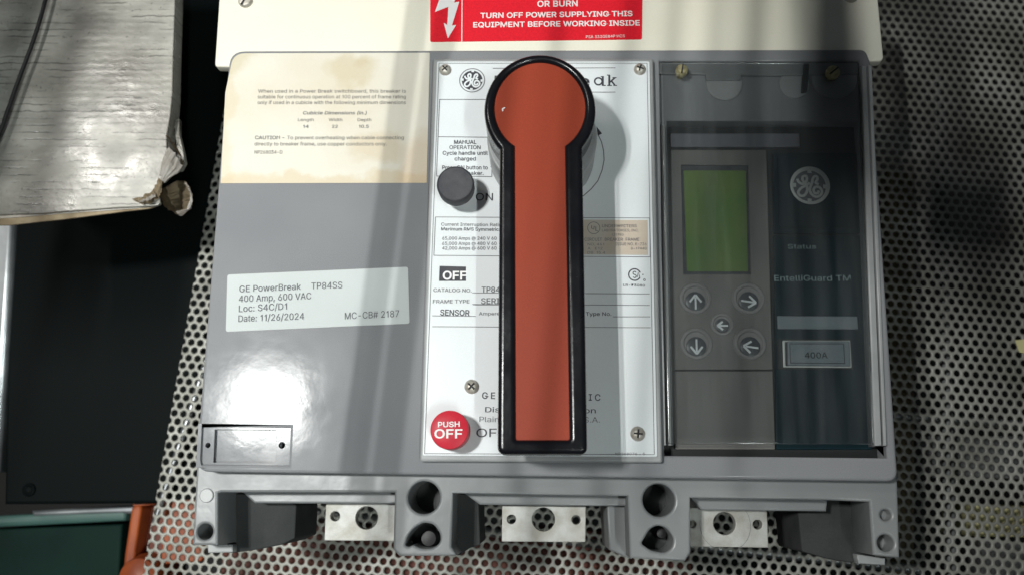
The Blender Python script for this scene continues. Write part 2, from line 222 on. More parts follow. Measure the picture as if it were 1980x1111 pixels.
# ------------------------------------------------------------------ outlines of the printed letters (400 units per em)
GLYPHS = {
'A':(192,"7 0 81 203 110 203 185 0 158 0 115 121 106 149 93 191 98 191 85 148 76 121 34 0|44 57 44 79 148 79 148 57"),
'B':(182,"24 0 24 203 96 203 116 202 132 196 144 188 152 177 158 164 159 150 158 138 155 128 149 120 143 114 135 110 126 107 126 105 136 103 145 98 154 91 161 81 166 69 167 54 165 40 160 27 151 16 138 7 120 2 99 0|50 23 98 23 118 25 132 32 140 42 142 55 141 65 137 74 131 81 122 87 112 91 99 92 50 92|50 114 95 114 106 115 115 118 123 124 129 131 133 139 134 149 132 161 125 172 113 178 96 181 50 181"),
'C':(204,"107 -3 90 -1 74 3 60 10 47 20 37 32 28 46 21 63 17 81 16 102 17 122 21 141 28 157 37 172 47 184 60 193 74 201 90 205 107 206 122 205 136 202 149 196 161 188 171 179 179 167 185 154 189 139 163 139 160 149 156 158 150 165 143 171 135 176 126 180 117 182 107 182 89 180 73 173 60 161 50 146 44 126 41 102 44 78 50 58 60 42 74 31 89 24 107 21 117 22 126 24 135 27 143 32 150 38 156 46 160 54 163 64 189 64 185 49 179 36 171 25 161 15 149 7 136 2 122 -2"),
'D':(201,"24 0 24 203 90 203 109 202 126 198 141 191 160 177 173 156 180 140 183 122 185 102 183 82 180 64 173 47 165 33 154 22 140 12 125 5 107 1 88 0|50 23 86 23 109 25 127 32 141 44 152 60 158 79 160 102 158 125 152 144 142 160 128 171 110 178 88 181 50 181"),
'E':(167,"24 0 24 203 149 203 149 181 50 181 50 114 142 114 142 91 50 91 50 23 150 23 150 0"),
'F':(164,"24 0 24 203 148 203 148 181 50 181 50 111 138 111 138 88 50 88 50 0"),
'G':(208,"107 -3 90 -1 74 3 60 10 47 20 36 32 28 46 21 63 17 81 16 102 17 122 21 141 28 157 36 172 47 184 60 193 74 201 89 205 106 206 122 205 136 201 149 196 161 188 171 178 180 167 186 154 190 139 163 139 160 149 155 157 149 165 142 171 135 176 126 179 117 182 106 182 89 180 73 173 60 161 50 146 44 126 41 102 44 78 50 58 60 42 74 31 90 24 107 21 124 23 138 28 150 37 158 49 164 64 166 81 174 80 113 80 113 102 191 102 191 80 188 57 180 36 167 20 151 8 130 0"),
'H':(207,"24 0 24 203 50 203 50 116 157 116 157 203 183 203 183 0 157 0 157 93 50 93 50 0"),
'I':(120,"12 0 12 23 47 23 47 181 12 181 12 203 108 203 108 181 73 181 73 23 108 23 108 0"),
'K':(187,"42 58 42 86 56 104 70 121 85 138 145 203 179 203 92 110 91 110|24 0 24 203 50 203 50 134 50 90 50 77 50 0|149 0 75 104 91 124 179 0"),
'L':(157,"24 0 24 203 50 203 50 23 144 23 144 0"),
'M':(251,"24 0 24 203 61 203 111 75 115 64 120 49 125 34 129 20 123 20 127 33 132 48 137 63 141 75 191 203 227 203 227 0 202 0 202 116 202 131 202 147 202 165 203 183 205 183 199 164 193 145 187 129 182 116 137 0 114 0 68 116 64 128 58 144 52 163 45 183 48 183 48 166 48 149 49 131 49 116 49 0"),
'N':(209,"24 0 24 203 54 203 137 73 145 60 155 43 166 22 162 21 160 43 160 63 160 78 160 203 185 203 185 0 155 0 81 116 71 132 59 152 43 181 48 181 49 153 50 131 50 116 50 0"),
'O':(213,"107 -3 90 -1 74 3 60 10 48 20 37 32 28 46 21 63 17 81 16 102 17 122 21 141 28 157 37 172 48 184 60 193 74 201 90 205 107 206 124 205 139 201 153 193 166 184 177 172 186 157 192 141 196 122 197 102 196 81 192 63 186 46 177 32 166 20 153 10 139 3 124 -1|107 21 124 23 140 30 153 42 163 58 170 78 172 102 170 126 163 146 153 162 140 173 124 180 107 182 89 180 74 173 60 162 50 146 44 126 41 102 44 78 50 58 60 42 74 30 89 23"),
'P':(175,"24 0 24 203 94 203 116 201 133 195 146 185 156 172 162 156 163 139 162 122 156 106 146 93 133 83 116 76 94 74 50 74 50 0|50 97 93 97 107 98 119 102 127 109 133 117 137 128 138 139 137 150 133 161 127 169 119 175 107 179 93 181 50 181"),
'Q':(213,"98 64 125 64 148 34 153 26 187 -19 160 -19 138 11 132 18|107 -3 90 -1 74 3 60 10 48 20 37 32 28 46 21 63 17 81 16 102 17 122 21 141 28 157 37 172 48 184 60 193 74 201 90 205 107 206 124 205 139 201 153 193 166 184 177 172 186 157 192 141 196 122 197 102 196 81 192 63 186 46 177 32 166 20 153 10 139 3 124 -1|107 21 124 23 140 30 153 42 163 58 170 78 172 102 170 126 163 146 153 162 140 173 124 180 107 182 89 180 74 173 60 162 50 146 44 126 41 102 44 78 50 58 60 42 74 30 89 23"),
'R':(182,"24 0 24 203 94 203 116 201 133 195 147 186 156 173 162 158 164 141 162 124 156 109 147 96 133 87 116 81 94 79 50 79 50 0|50 102 93 102 108 103 119 107 128 112 133 120 137 130 138 141 137 152 133 162 128 170 119 176 108 180 93 181 50 181|141 0 92 92 121 92 171 0"),
'S':(179,"89 -4 69 -2 51 4 36 12 26 24 18 38 15 55 42 55 44 44 49 35 57 28 67 23 78 21 89 20 103 21 114 24 124 29 132 37 137 46 138 56 137 65 133 72 126 77 118 82 98 89 73 96 51 104 34 116 24 130 21 149 23 165 30 179 41 191 55 199 72 204 91 206 110 204 126 199 140 191 151 179 158 166 160 151 135 151 131 165 121 175 107 181 90 183 78 182 67 179 58 174 51 167 47 159 46 150 48 141 52 133 59 128 68 123 85 117 106 112 125 105 134 101 143 95 151 88 158 79 162 68 163 55 161 40 155 25 144 13 129 4 111 -2"),
'T':(179,"13 181 13 203 167 203 167 181 103 181 103 0 77 0 77 181"),
'U':(207,"104 -3 81 -1 62 6 46 17 34 32 26 49 24 69 24 203 50 203 50 71 51 57 56 45 64 35 75 27 88 22 104 21 119 22 132 27 143 35 151 45 155 57 157 71 157 203 183 203 183 69 180 49 173 32 161 17 145 6 126 -1"),
'V':(192,"82 0 7 203 34 203 77 82 86 55 99 12 94 12 107 55 116 82 158 203 185 203 111 0"),
'W':(274,"62 0 7 203 33 203 65 78 70 58 75 37 79 16 76 16 80 37 85 58 90 78 122 203 152 203 185 78 190 58 194 37 199 16 195 16 200 37 204 58 209 78 241 203 268 203 212 0 182 0 147 129 141 157 134 190 140 190 134 158 127 129 92 0"),
'X':(190,"7 0 87 114 87 95 12 203 42 203 71 160 82 144 89 132 97 117 93 117 101 131 109 144 119 160 149 203 178 203 104 96 104 115 182 0 153 0 117 52 107 66 100 78 92 92 98 92 90 79 82 66 73 52 37 0"),
'Y':(189,"81 0 81 83 7 203 36 203 77 138 89 117 100 92 89 92 100 117 112 138 152 203 182 203 107 83 107 0"),
'Z':(175,"17 0 17 19 109 154 122 172 136 190 139 182 114 181 89 181 16 181 16 203 159 203 159 185 67 51 54 32 39 13 36 22 61 23 86 23 160 23 160 0"),
'a':(156,"64 -3 50 -2 38 2 27 9 19 18 14 29 12 43 13 55 17 64 23 72 31 77 40 81 50 84 71 88 93 91 101 92 106 94 109 97 110 102 110 103 109 111 107 119 102 124 96 129 88 131 78 132 68 131 60 129 53 125 47 120 43 115 40 110 16 116 23 129 31 138 42 145 53 150 65 153 78 154 96 152 105 149 114 144 122 137 129 128 133 116 135 101 135 0 111 0 111 21 109 21 101 10 94 5 86 0 76 -2|68 18 81 19 91 23 99 30 105 37 109 46 110 55 110 76 104 73 93 70 80 68 70 67 54 63 47 60 41 56 38 50 37 42 38 35 41 29 46 24 52 21 60 19"),
'b':(170,"92 -3 79 -2 69 2 61 7 55 12 47 23 45 23 45 0 21 0 21 203 45 203 45 128 47 128 55 138 61 144 69 149 79 153 92 154 110 151 125 144 138 133 148 117 154 98 156 76 154 53 148 34 138 18 125 6 110 -1|88 19 101 21 112 26 120 35 126 47 130 60 131 76 130 91 126 104 120 116 112 125 101 130 88 132 75 130 64 125 56 116 50 105 46 92 45 76 46 60 50 46 56 35 65 26 75 21"),
'c':(158,"83 -3 64 -1 47 7 33 18 22 34 16 53 14 75 16 97 22 116 33 132 47 144 64 151 83 154 94 153 104 151 113 147 122 142 130 136 136 129 141 120 145 111 121 105 116 116 108 124 97 130 83 132 69 130 58 124 49 115 43 103 40 90 39 75 40 60 43 47 49 35 58 26 69 21 83 19 97 21 108 26 117 35 122 47 145 41 142 31 136 22 130 15 122 9 114 3 104 0 94 -3"),
'd':(170,"78 -3 60 -1 45 6 32 18 22 34 16 53 14 76 16 98 22 117 32 133 45 144 60 151 78 154 91 153 101 149 109 144 115 138 122 128 124 128 124 203 149 203 149 0 125 0 125 23 123 23 115 12 109 7 101 2 91 -2|82 19 95 21 105 26 114 35 120 46 123 60 125 76 123 92 120 105 114 116 105 125 95 130 82 132 69 130 58 125 49 116 43 104 40 91 39 76 40 60 43 47 50 35 58 26 69 21"),
'e':(162,"85 -3 64 -1 47 7 33 18 22 34 16 53 14 75 16 97 22 116 32 132 46 144 63 151 82 154 94 153 106 150 118 144 128 136 136 126 143 113 147 97 148 78 148 68 30 68 30 88 135 88 124 81 123 95 119 107 113 118 105 126 95 130 82 132 69 130 59 125 50 118 44 108 40 97 38 84 38 71 40 55 44 42 51 32 60 25 72 20 85 18 94 19 101 21 108 24 114 29 119 35 122 42 146 36 141 25 134 16 125 8 113 2 100 -2"),
'f':(101,"91 152 91 131 3 131 3 152|32 0 32 173 34 185 38 194 45 202 54 208 64 211 75 212 89 211 97 208 91 187 86 189 78 190 68 188 62 184 58 177 57 167 57 0"),
'g':(170,"83 -60 67 -59 54 -56 42 -51 33 -44 26 -36 20 -28 41 -16 49 -26 54 -31 62 -35 71 -38 83 -39 100 -37 113 -30 122 -19 125 -2 125 27 122 27 115 17 109 11 101 6 91 3 78 2 61 4 45 11 32 21 22 36 16 54 14 76 16 98 22 117 32 133 45 144 61 151 78 154 91 153 101 149 109 144 115 138 123 128 125 128 125 152 149 152 149 -4 147 -22 140 -36 130 -47 116 -54 100 -59|82 24 95 25 105 30 114 38 120 48 124 62 125 77 124 92 120 106 114 117 106 125 95 130 82 132 69 130 58 125 50 116 43 105 40 92 39 77 40 62 43 49 50 38 58 30 69 25"),
'h':(164,"45 91 45 0 21 0 21 203 45 203 45 115 41 115 49 133 61 145 75 152 91 154 105 152 118 147 128 139 136 128 141 114 143 96 143 0 118 0 118 94 116 110 109 122 98 129 84 132 74 130 64 127 57 121 51 113 47 103"),
'i':(67,"21 0 21 152 45 152 45 0|33 177 27 178 22 182 18 187 17 193 18 200 22 205 27 208 33 209 40 208 46 205 49 200 51 193 49 187 46 182 40 178"),
'j':(67,"21 152 45 152 45 -12 44 -25 41 -36 34 -45 26 -52 15 -56 2 -57 -4 -57 -4 -35 1 -35 10 -33 16 -29 20 -21 21 -12|33 177 27 178 21 182 18 187 16 193 18 200 21 205 27 208 33 209 40 208 45 205 49 200 50 193 49 187 45 182 40 178"),
'k':(152,"44 55 44 85 48 85 114 152 144 152 74 80 71 80|21 0 21 203 45 203 45 0|118 0 59 74 76 91 149 0"),
'l':(76,"56 -1 40 1 30 8 23 19 21 34 21 203 45 203 45 39 46 31 48 25 52 22 58 21 64 21 68 22 72 1 65 0"),
'm':(244,"21 0 21 152 45 152 45 118 43 118 47 129 53 138 60 145 69 150 78 153 88 154 103 152 115 144 124 133 128 118 125 118 129 128 135 137 143 145 152 150 163 153 175 154 187 153 199 149 209 142 216 131 221 118 223 102 223 0 198 0 198 101 196 116 189 125 179 130 167 132 158 131 150 128 143 123 138 116 135 108 134 99 134 0 110 0 110 104 108 115 101 124 92 130 80 132 71 131 63 128 56 123 50 116 47 106 45 95 45 0"),
'n':(164,"45 91 45 0 21 0 21 152 45 152 45 115 41 115 49 133 61 145 75 152 91 154 105 152 118 147 128 139 136 128 141 114 143 96 143 0 118 0 118 94 116 110 109 122 98 129 84 132 74 130 64 127 57 121 51 113 47 103"),
'o':(166,"83 -3 64 -1 47 7 33 18 22 34 16 53 14 75 16 97 22 116 33 132 47 144 64 151 83 154 102 151 119 144 133 132 144 116 150 97 152 75 150 53 144 34 133 18 119 7 102 -1|83 19 97 21 108 26 117 35 123 47 126 60 128 75 126 90 123 103 117 115 108 124 97 130 83 132 69 130 58 124 49 115 43 103 40 90 39 75 40 60 43 47 49 35 58 26 69 21"),
'p':(170,"21 -57 21 152 45 152 45 128 47 128 55 138 61 144 69 149 79 153 92 154 110 151 125 144 138 133 148 117 154 98 156 76 154 53 148 34 138 18 125 6 110 -1 92 -3 79 -2 69 2 61 7 55 12 47 23 45 23 45 -57|88 19 101 21 112 26 120 35 126 47 130 60 131 76 130 91 126 104 120 116 112 125 101 130 88 132 75 130 64 125 56 116 50 105 46 92 45 76 46 60 50 46 56 35 65 26 75 21"),
'r':(104,"21 0 21 152 45 152 45 128 46 128 52 139 61 147 72 152 85 154 92 154 97 153 97 129 92 130 83 130 73 129 64 126 56 121 50 113 47 105 45 95 45 0"),
's':(146,"73 -3 58 -2 45 1 34 7 25 15 18 25 14 38 38 43 42 32 50 24 60 20 73 18 87 20 98 25 105 32 107 41 106 48 102 54 95 59 85 62 60 68 42 74 29 83 21 95 19 110 21 122 26 133 35 141 46 148 60 152 75 154 89 153 102 149 112 143 120 136 126 126 130 116 107 111 103 119 97 126 88 131 75 133 62 131 52 127 46 120 43 111 45 103 50 97 57 93 69 89 92 84 110 77 122 69 130 57 132 43 131 30 125 19 116 10 104 3 89 -2"),
't':(91,"82 152 82 131 3 131 3 152|26 188 50 188 50 39 51 30 54 25 60 21 68 20 74 20 81 21 85 1 77 -1 67 -2 50 1 37 9 29 21 26 37"),
'u':(164,"73 -2 59 0 46 4 36 12 28 23 23 38 21 56 21 152 45 152 45 58 48 42 55 30 66 23 80 20 90 21 100 25 107 31 113 39 117 49 118 61 118 152 143 152 143 0 119 0 119 37 123 37 114 19 103 7 89 0"),
'v':(156,"65 0 7 152 34 152 66 62 75 35 82 8 74 8 81 35 90 62 122 152 149 152 91 0"),
'w':(227,"55 0 9 152 35 152 53 85 62 55 70 17 66 17 74 54 82 85 101 152 127 152 145 85 153 54 161 17 157 17 165 54 173 85 192 152 218 152 172 0 147 0 128 69 122 90 116 112 111 135 116 135 111 112 105 90 99 69 79 0"),
'x':(151,"8 0 69 87 68 68 11 152 40 152 59 122 72 101 83 82 70 82 81 101 93 122 113 152 141 152 83 67 83 86 143 0 115 0 92 34 80 54 69 73 82 73 71 54 59 34 37 0"),
'y':(156,"19 -55 25 -34 29 -35 35 -36 42 -36 47 -34 52 -30 56 -23 60 -14 65 -1 7 152 34 152 66 62 75 35 82 8 73 8 81 35 90 62 122 152 149 152 82 -23 77 -34 71 -43 64 -50 56 -54 47 -57 37 -58 26 -57"),
'z':(152,"17 0 17 18 102 128 102 129 19 129 19 152 133 152 133 132 50 24 50 23 135 23 135 0"),
'0':(181,"91 -3 70 0 52 10 38 25 28 45 23 62 20 81 19 102 20 122 23 141 28 158 38 179 52 194 70 203 91 206 112 203 129 194 143 179 154 158 158 141 161 122 162 102 161 81 158 62 154 45 143 25 129 10 112 0|91 20 104 22 116 29 125 41 132 57 136 78 138 102 136 126 132 146 125 162 116 174 104 181 91 184 77 181 65 174 56 162 49 146 45 126 44 102 45 78 49 57 56 41 65 29 77 22"),
'1':(140,"104 203 104 0 78 0 78 158 38 132 38 156 84 203"),
'2':(181,"26 0 26 19 94 91 113 113 120 122 124 131 127 139 128 149 127 159 123 167 117 174 109 180 100 183 89 184 78 183 69 179 61 173 56 165 52 156 51 145 26 145 28 162 34 177 44 189 57 198 73 204 90 206 107 204 122 199 135 190 144 178 150 164 152 149 151 138 148 127 143 116 134 103 107 72 61 24 61 23 156 23 156 0"),
'3':(181,"87 -3 69 -1 53 4 39 12 28 23 21 37 17 53 44 53 46 43 51 35 57 28 66 24 76 21 87 20 99 21 110 24 119 30 126 37 130 47 132 58 130 69 126 78 120 87 110 93 97 98 80 99 63 99 63 120 115 179 115 181 28 181 28 203 149 203 149 184 85 111 85 116 105 115 123 110 138 101 148 89 155 74 157 58 155 41 148 26 137 14 123 5 107 -1"),
'4':(181,"16 48 16 68 112 203 137 203 137 70 165 70 165 48 137 48 137 0 113 0 113 48|42 70 113 70 113 168"),
'5':(181,"88 -3 71 -1 56 4 43 13 33 24 27 37 24 52 49 52 51 43 55 36 61 29 69 24 78 21 88 20 100 21 110 26 119 33 126 42 130 53 131 65 130 77 125 88 119 98 110 105 99 109 87 111 77 110 67 107 58 103 51 98 27 101 38 203 147 203 147 181 60 181 54 121 62 126 71 130 81 133 92 133 105 132 118 128 129 122 138 114 146 104 152 92 155 79 156 65 154 47 148 30 137 17 123 6 107 -1"),
'6':(181,"91 -3 73 -1 57 6 44 16 34 30 28 46 25 65 27 80 32 96 41 114 55 136 101 203 129 203 60 104 58 104 62 110 66 115 72 119 78 123 86 125 94 126 111 124 126 118 139 108 148 96 154 81 156 63 153 45 147 29 137 16 124 6 108 -1|91 19 102 21 111 25 120 32 126 41 130 51 131 63 130 75 126 85 120 94 111 101 102 105 91 106 79 105 70 101 61 94 55 86 51 75 50 63 51 51 55 41 61 32 70 25 79 21"),
'7':(181,"39 0 129 179 129 181 25 181 25 203 156 203 156 179 66 0"),
'8':(181,"91 -3 71 -1 54 5 40 13 30 25 23 38 21 54 22 67 26 78 32 88 40 96 50 102 61 106 61 107 48 113 37 123 30 137 28 152 30 167 36 180 46 191 58 199 73 204 91 206 107 204 122 199 135 191 145 180 151 167 153 152 150 137 144 123 133 113 120 107 120 106 131 102 140 96 149 88 155 78 159 67 160 54 158 38 151 25 141 13 127 5 110 -1|91 20 103 21 114 24 123 29 129 37 133 45 135 55 133 66 129 75 122 83 113 89 102 93 91 94 78 93 68 89 59 83 52 75 48 66 46 55 48 45 52 37 58 29 67 24 78 21|91 116 101 117 110 120 117 125 123 132 126 141 128 150 127 160 123 168 117 175 110 180 101 183 91 184 80 183 71 180 63 175 58 168 54 160 53 150 54 141 58 132 64 125 71 120 80 117"),
'9':(181,"90 206 108 204 124 198 137 187 147 174 153 157 156 139 154 124 149 108 140 90 126 67 80 0 52 0 121 99 123 99 120 93 115 88 109 84 103 81 95 79 87 78 70 80 55 86 42 95 33 108 27 123 25 141 28 159 34 175 44 188 57 198 73 204|90 184 79 183 70 178 61 172 55 163 51 152 50 141 51 129 55 118 61 109 70 103 79 99 90 97 102 99 111 103 120 109 126 118 130 128 131 140 130 152 126 163 120 172 112 178 102 183"),
'@':(270,"142 -54 123 -53 105 -50 89 -46 67 -35 49 -21 35 -3 24 19 20 35 17 53 16 72 17 90 20 108 25 124 35 145 49 163 67 178 88 188 104 193 121 196 140 197 157 196 174 193 189 188 209 177 225 163 238 146 247 127 252 107 254 86 252 57 250 43 246 30 240 20 231 11 221 6 207 4 191 7 183 10 176 14 171 20 169 27 168 27 163 19 155 12 145 7 131 5 114 7 100 14 89 25 82 39 77 55 75 73 77 90 83 106 91 119 103 129 117 135 132 137 144 136 154 132 162 127 166 122 168 122 168 134 189 134 189 44 191 36 194 30 199 25 207 24 216 25 223 30 227 39 230 51 232 67 232 86 231 104 227 120 219 136 209 149 196 161 180 169 161 175 139 177 117 175 97 170 80 161 65 149 54 134 46 115 41 95 39 71 41 47 46 26 54 8 66 -7 81 -18 98 -27 119 -32 143 -34 165 -32 183 -28 196 -23 202 -43 186 -48 164 -52|132 26 144 27 153 31 160 38 165 47 168 59 169 74 168 88 165 99 159 107 152 113 143 116 132 117 122 115 113 111 106 104 101 95 98 85 97 74 98 62 100 50 105 40 112 33 120 28"),
'#':(176,"97 0 130 203 151 203 117 0|4 56 8 77 160 77 157 56|25 0 59 203 79 203 46 0|16 127 20 147 172 147 169 127"),
'/':(100,"94 213 28 -31 6 -31 71 213"),
':':(75,"38 -2 31 0 25 4 21 9 20 16 21 23 25 29 31 33 38 35 45 33 51 29 55 23 56 16 55 9 51 4 45 0|38 108 31 110 25 114 21 119 20 126 21 134 25 139 31 143 38 145 45 143 51 139 55 134 56 126 55 119 51 114 45 110"),
',':(75,"15 -48 27 28 55 28 34 -48"),
'.':(75,"38 -2 31 0 25 4 21 9 20 16 21 23 25 29 31 33 38 35 45 33 51 29 55 23 56 16 55 9 51 4 45 0"),
'-':(181,"135 98 135 75 46 75 46 98"),
'(':(109,"36 83 37 106 40 129 44 146 48 161 53 176 61 198 71 216 94 216 85 194 76 171 70 148 65 125 62 103 60 83 61 64 64 46 69 27 75 6 81 -8 87 -23 94 -38 71 -38 60 -19 51 2 45 22 40 42 37 63"),
')':(109,"15 -38 22 -22 29 -7 34 7 41 27 45 47 48 65 49 83 48 103 45 125 40 148 33 171 25 194 15 216 39 216 48 198 57 176 62 161 66 146 69 129 72 105 74 83 73 62 70 42 65 21 58 1 49 -19 39 -38"),
}

# ------------------------------------------------------------------ helpers
def link(name, me, m, parent=None):
    o = bpy.data.objects.new(name, me); COL.objects.link(o)
    if m is not None and not me.materials: me.materials.append(m)
    if parent is not None: o.parent = parent
    return o
def tag(o, label=None, cat=None, group=None, kind=None):
    if label: o['label'] = label
    if cat: o['category'] = cat
    if group: o['group'] = group
    if kind: o['kind'] = kind
    return o
def empty(name, loc=(0, 0, 0)):
    o = bpy.data.objects.new(name, None); COL.objects.link(o); o.empty_display_size = .02
    return o
def rnd(pts, r, n=5):
    """round the corners of a polygon (list of Vectors / tuples) with radius r (scalar or per corner)"""
    out = []; N = len(pts)
    for i in range(N):
        rr = r[i] if isinstance(r, (list, tuple)) else r
        p = Vector(pts[i][:2]); a = Vector(pts[i - 1][:2]); c = Vector(pts[(i + 1) % N][:2])
        if rr <= 0: out.append(p); continue
        u = (a - p); v = (c - p); d = min(rr, u.length * .45, v.length * .45)
        p0 = p + u.normalized() * d; p1 = p + v.normalized() * d
        for k in range(n + 1):
            t = k / n; out.append((1 - t) ** 2 * p0 + 2 * t * (1 - t) * p + t * t * p1)
    return out
def circ(c, r, n=28, ry=None):
    ry = ry or r
    return [Vector((c[0] + r * math.cos(2 * math.pi * k / n), c[1] + ry * math.sin(2 * math.pi * k / n))) for k in range(n)]
def pp(pts, z): return [P(u, v, z).xy for u, v in pts]
def rpx(z): return (P(1001, 600, z) - P(1000, 600, z)).length       # metres per pixel near the middle at height z
def pcirc(u, v, r, z, n=28):
    k = P(u + r, v, z) - P(u - r, v, z)
    return circ(P(u, v, z).xy, k.length / 2, n)
def plate(name, m, parent, outer, z1, th, holes=(), bev=0.0, bres=3):
    cu = bpy.data.curves.new('c', 'CURVE'); cu.dimensions = '2D'; cu.fill_mode = 'BOTH'
    for poly in [outer] + list(holes):
        s = cu.splines.new('POLY'); s.points.add(len(poly) - 1); s.use_cyclic_u = True
        for q, p in zip(s.points, poly): q.co = (p[0], p[1], 0, 1)
    bev = min(bev, th * .49)
    cu.extrude = th / 2 - bev; cu.bevel_depth = bev; cu.bevel_resolution = bres; cu.offset = -bev
    tmp = bpy.data.objects.new('t', cu); COL.objects.link(tmp)
    dg = bpy.context.evaluated_depsgraph_get(); dg.update()
    me = bpy.data.meshes.new_from_object(tmp.evaluated_get(dg)); bpy.data.objects.remove(tmp); bpy.data.curves.remove(cu)
    me.transform(Matrix.Translation((0, 0, z1 - th / 2))); me.name = name
    me.materials.clear()
    return link(name, me, m, parent)
def sheetpoly(name, m, parent, pts3):
    me = bpy.data.meshes.new(name); me.from_pydata([tuple(p) for p in pts3], [], [list(range(len(pts3)))])
    return link(name, me, m, parent)
def lathe(name, m, parent, c, prof, n=40, smooth=True):
    vs = []; fs = []
    for (r, z) in prof:
        for k in range(n):
            a = 2 * math.pi * k / n; vs.append((c[0] + r * math.cos(a), c[1] + r * math.sin(a), z))
    for i in range(len(prof) - 1):
        for k in range(n):
            k2 = (k + 1) % n; fs.append((i * n + k, i * n + k2, (i + 1) * n + k2, (i + 1) * n + k))
    fs.append(list(range((len(prof) - 1) * n, len(prof) * n)))
    me = bpy.data.meshes.new(name); me.from_pydata(vs, [], fs)
    bm = bmesh.new(); bm.from_mesh(me); bmesh.ops.recalc_face_normals(bm, faces=bm.faces); bm.to_mesh(me); bm.free()
    if smooth:
        me.shade_smooth(); me.set_sharp_from_angle(angle=math.radians(32))
    return link(name, me, m, parent)
def boxes(name, m, parent, lst):
    """joined boxes ((x0,x1),(y0,y1),(z0,z1))"""
    vs = []; fs = []
    for X, Y, Z in lst:
        b = len(vs); vs += [(x, y, z) for x in X for y in Y for z in Z]
        fs += [tuple(b + i for i in f) for f in ((0, 1, 3, 2), (4, 6, 7, 5), (0, 4, 5, 1), (2, 3, 7, 6), (0, 2, 6, 4), (1, 5, 7, 3))]
    me = bpy.data.meshes.new(name); me.from_pydata(vs, [], fs); return link(name, me, m, parent)
def spline(pts, n=8, closed=False):
    out = []; N = len(pts); rng = range(N if closed else N - 1)
    g = (lambda i: pts[i % N]) if closed else (lambda i: pts[max(0, min(N - 1, i))])
    for i in rng:
        p0, p1, p2, p3 = [Vector(g(i + k)) for k in (-1, 0, 1, 2)]
        for k in range(n):
            t = k / n
            out.append(.5 * ((2 * p1) + (p2 - p0) * t + (2 * p0 - 5 * p1 + 4 * p2 - p3) * t * t + (3 * p1 - p0 - 3 * p2 + p3) * t ** 3))
    if not closed: out.append(Vector(pts[-1]))
    return out
def ribbons(name, m, parent, strokes, z, ramp=2e-7):
    """flat printed strokes: list of (points, width[, closed])"""
    vs = []; fs = []; zz = z
    for st in strokes:
        pts, wd = st[0], st[1]; closed = len(st) > 2 and st[2]
        N = len(pts); b = len(vs)
        for i in range(N):
            a = Vector(pts[i - 1] if (i or closed) else pts[i]); c = Vector(pts[(i + 1) % N] if (i < N - 1 or closed) else pts[i])
            t = (c - a).normalized(); nrm = Vector((-t.y, t.x)); p = Vector(pts[i]); zz += ramp
            vs += [(p.x + nrm.x * wd / 2, p.y + nrm.y * wd / 2, zz), (p.x - nrm.x * wd / 2, p.y - nrm.y * wd / 2, zz)]
        for i in range(N if closed else N - 1):
            j = (i + 1) % N; fs.append((b + 2 * i, b + 2 * i + 1, b + 2 * j + 1, b + 2 * j))
    me = bpy.data.meshes.new(name); me.from_pydata(vs, [], fs); return link(name, me, m, parent)
def pline(name, m, parent, segs, z, wpx):
    """printed ruled lines given in photo pixels on plane z"""
    k = rpx(z); return ribbons(name, m, parent, [([P(*a, z).xy, P(*b, z).xy], wpx * k) for a, b in segs], z + .00025)
def text(body, m, parent, a, b, cap, z, bold=0.0, name='lettering', lift=.0003, fit=True, shear=0.0):
    """printed line whose baseline runs from pixel a to pixel b (photo px) on plane z, with capitals cap px high"""
    K = .70 / 203; pen = 0.0; layers = []
    for ch in body:
        if ch == ' ': pen += 78; continue
        adv, cs = GLYPHS[ch]; solid = []; holes = []
        for c_ in cs.split('|'):
            v_ = [float(t_) for t_ in c_.split()]; q_ = list(zip(v_[::2], v_[1::2]))
            ar = sum(q_[i - 1][0] * q_[i][1] - q_[i][0] * q_[i - 1][1] for i in range(len(q_)))
            q_ = [((pen + x + shear * y) * K, y * K) for x, y in q_]
            (solid if ar < 0 else holes).append((-abs(ar), q_))
        solid.sort(key=lambda e: e[0])
        for li, (_, q_) in enumerate(solid):                     # overlapping pieces of a letter go on layers of their own
            while len(layers) <= li: layers.append([])
            layers[li].append(q_)
        layers[0] += [q_ for _, q_ in holes]
        pen += adv
    CO = []; FA = []; nb = 0
    for li, polys in enumerate(layers):
        cu = bpy.data.curves.new('f', 'CURVE'); cu.dimensions = '2D'; cu.fill_mode = 'FRONT'; cu.offset = bold
        for q_ in polys:
            sp = cu.splines.new('POLY'); sp.points.add(len(q_) - 1); sp.use_cyclic_u = True
            for pt_, (x, y) in zip(sp.points, q_): pt_.co = (x, y, 0, 1)
        tmp = bpy.data.objects.new('t', cu); COL.objects.link(tmp)
        dg = bpy.context.evaluated_depsgraph_get(); dg.update()
        m1 = bpy.data.meshes.new_from_object(tmp.evaluated_get(dg)); bpy.data.objects.remove(tmp); bpy.data.curves.remove(cu)
        CO += [(v.co.x, v.co.y, li * 8e-6) for v in m1.vertices]; FA += [[nb + i for i in p.vertices] for p in m1.polygons]
        nb = len(CO); bpy.data.meshes.remove(m1)
    co = np.array(CO, 'f'); n = len(co)
    me = bpy.data.meshes.new('lettering'); me.from_pydata(CO, [], FA)
    A = P(*a, z); B = P(*b, z); d = (B - A).xy; L = d.length; d.normalize(); up = Vector((-d.y, d.x))
    x0, x1 = co[:, 0].min(), co[:, 0].max(); sx = L / (x1 - x0); sy = cap * rpx(z) / 0.70
    X = (co[:, 0] - x0) * sx; Y = co[:, 1] * sy
    co2 = np.stack([A.x + d.x * X + up.x * Y, A.y + d.y * X + up.y * Y, co[:, 2] + z + lift], 1).astype('f')
    me.vertices.foreach_set('co', co2.ravel()); me.update(); me.name = name; me.materials.clear()
    return link(name, me, m, parent)
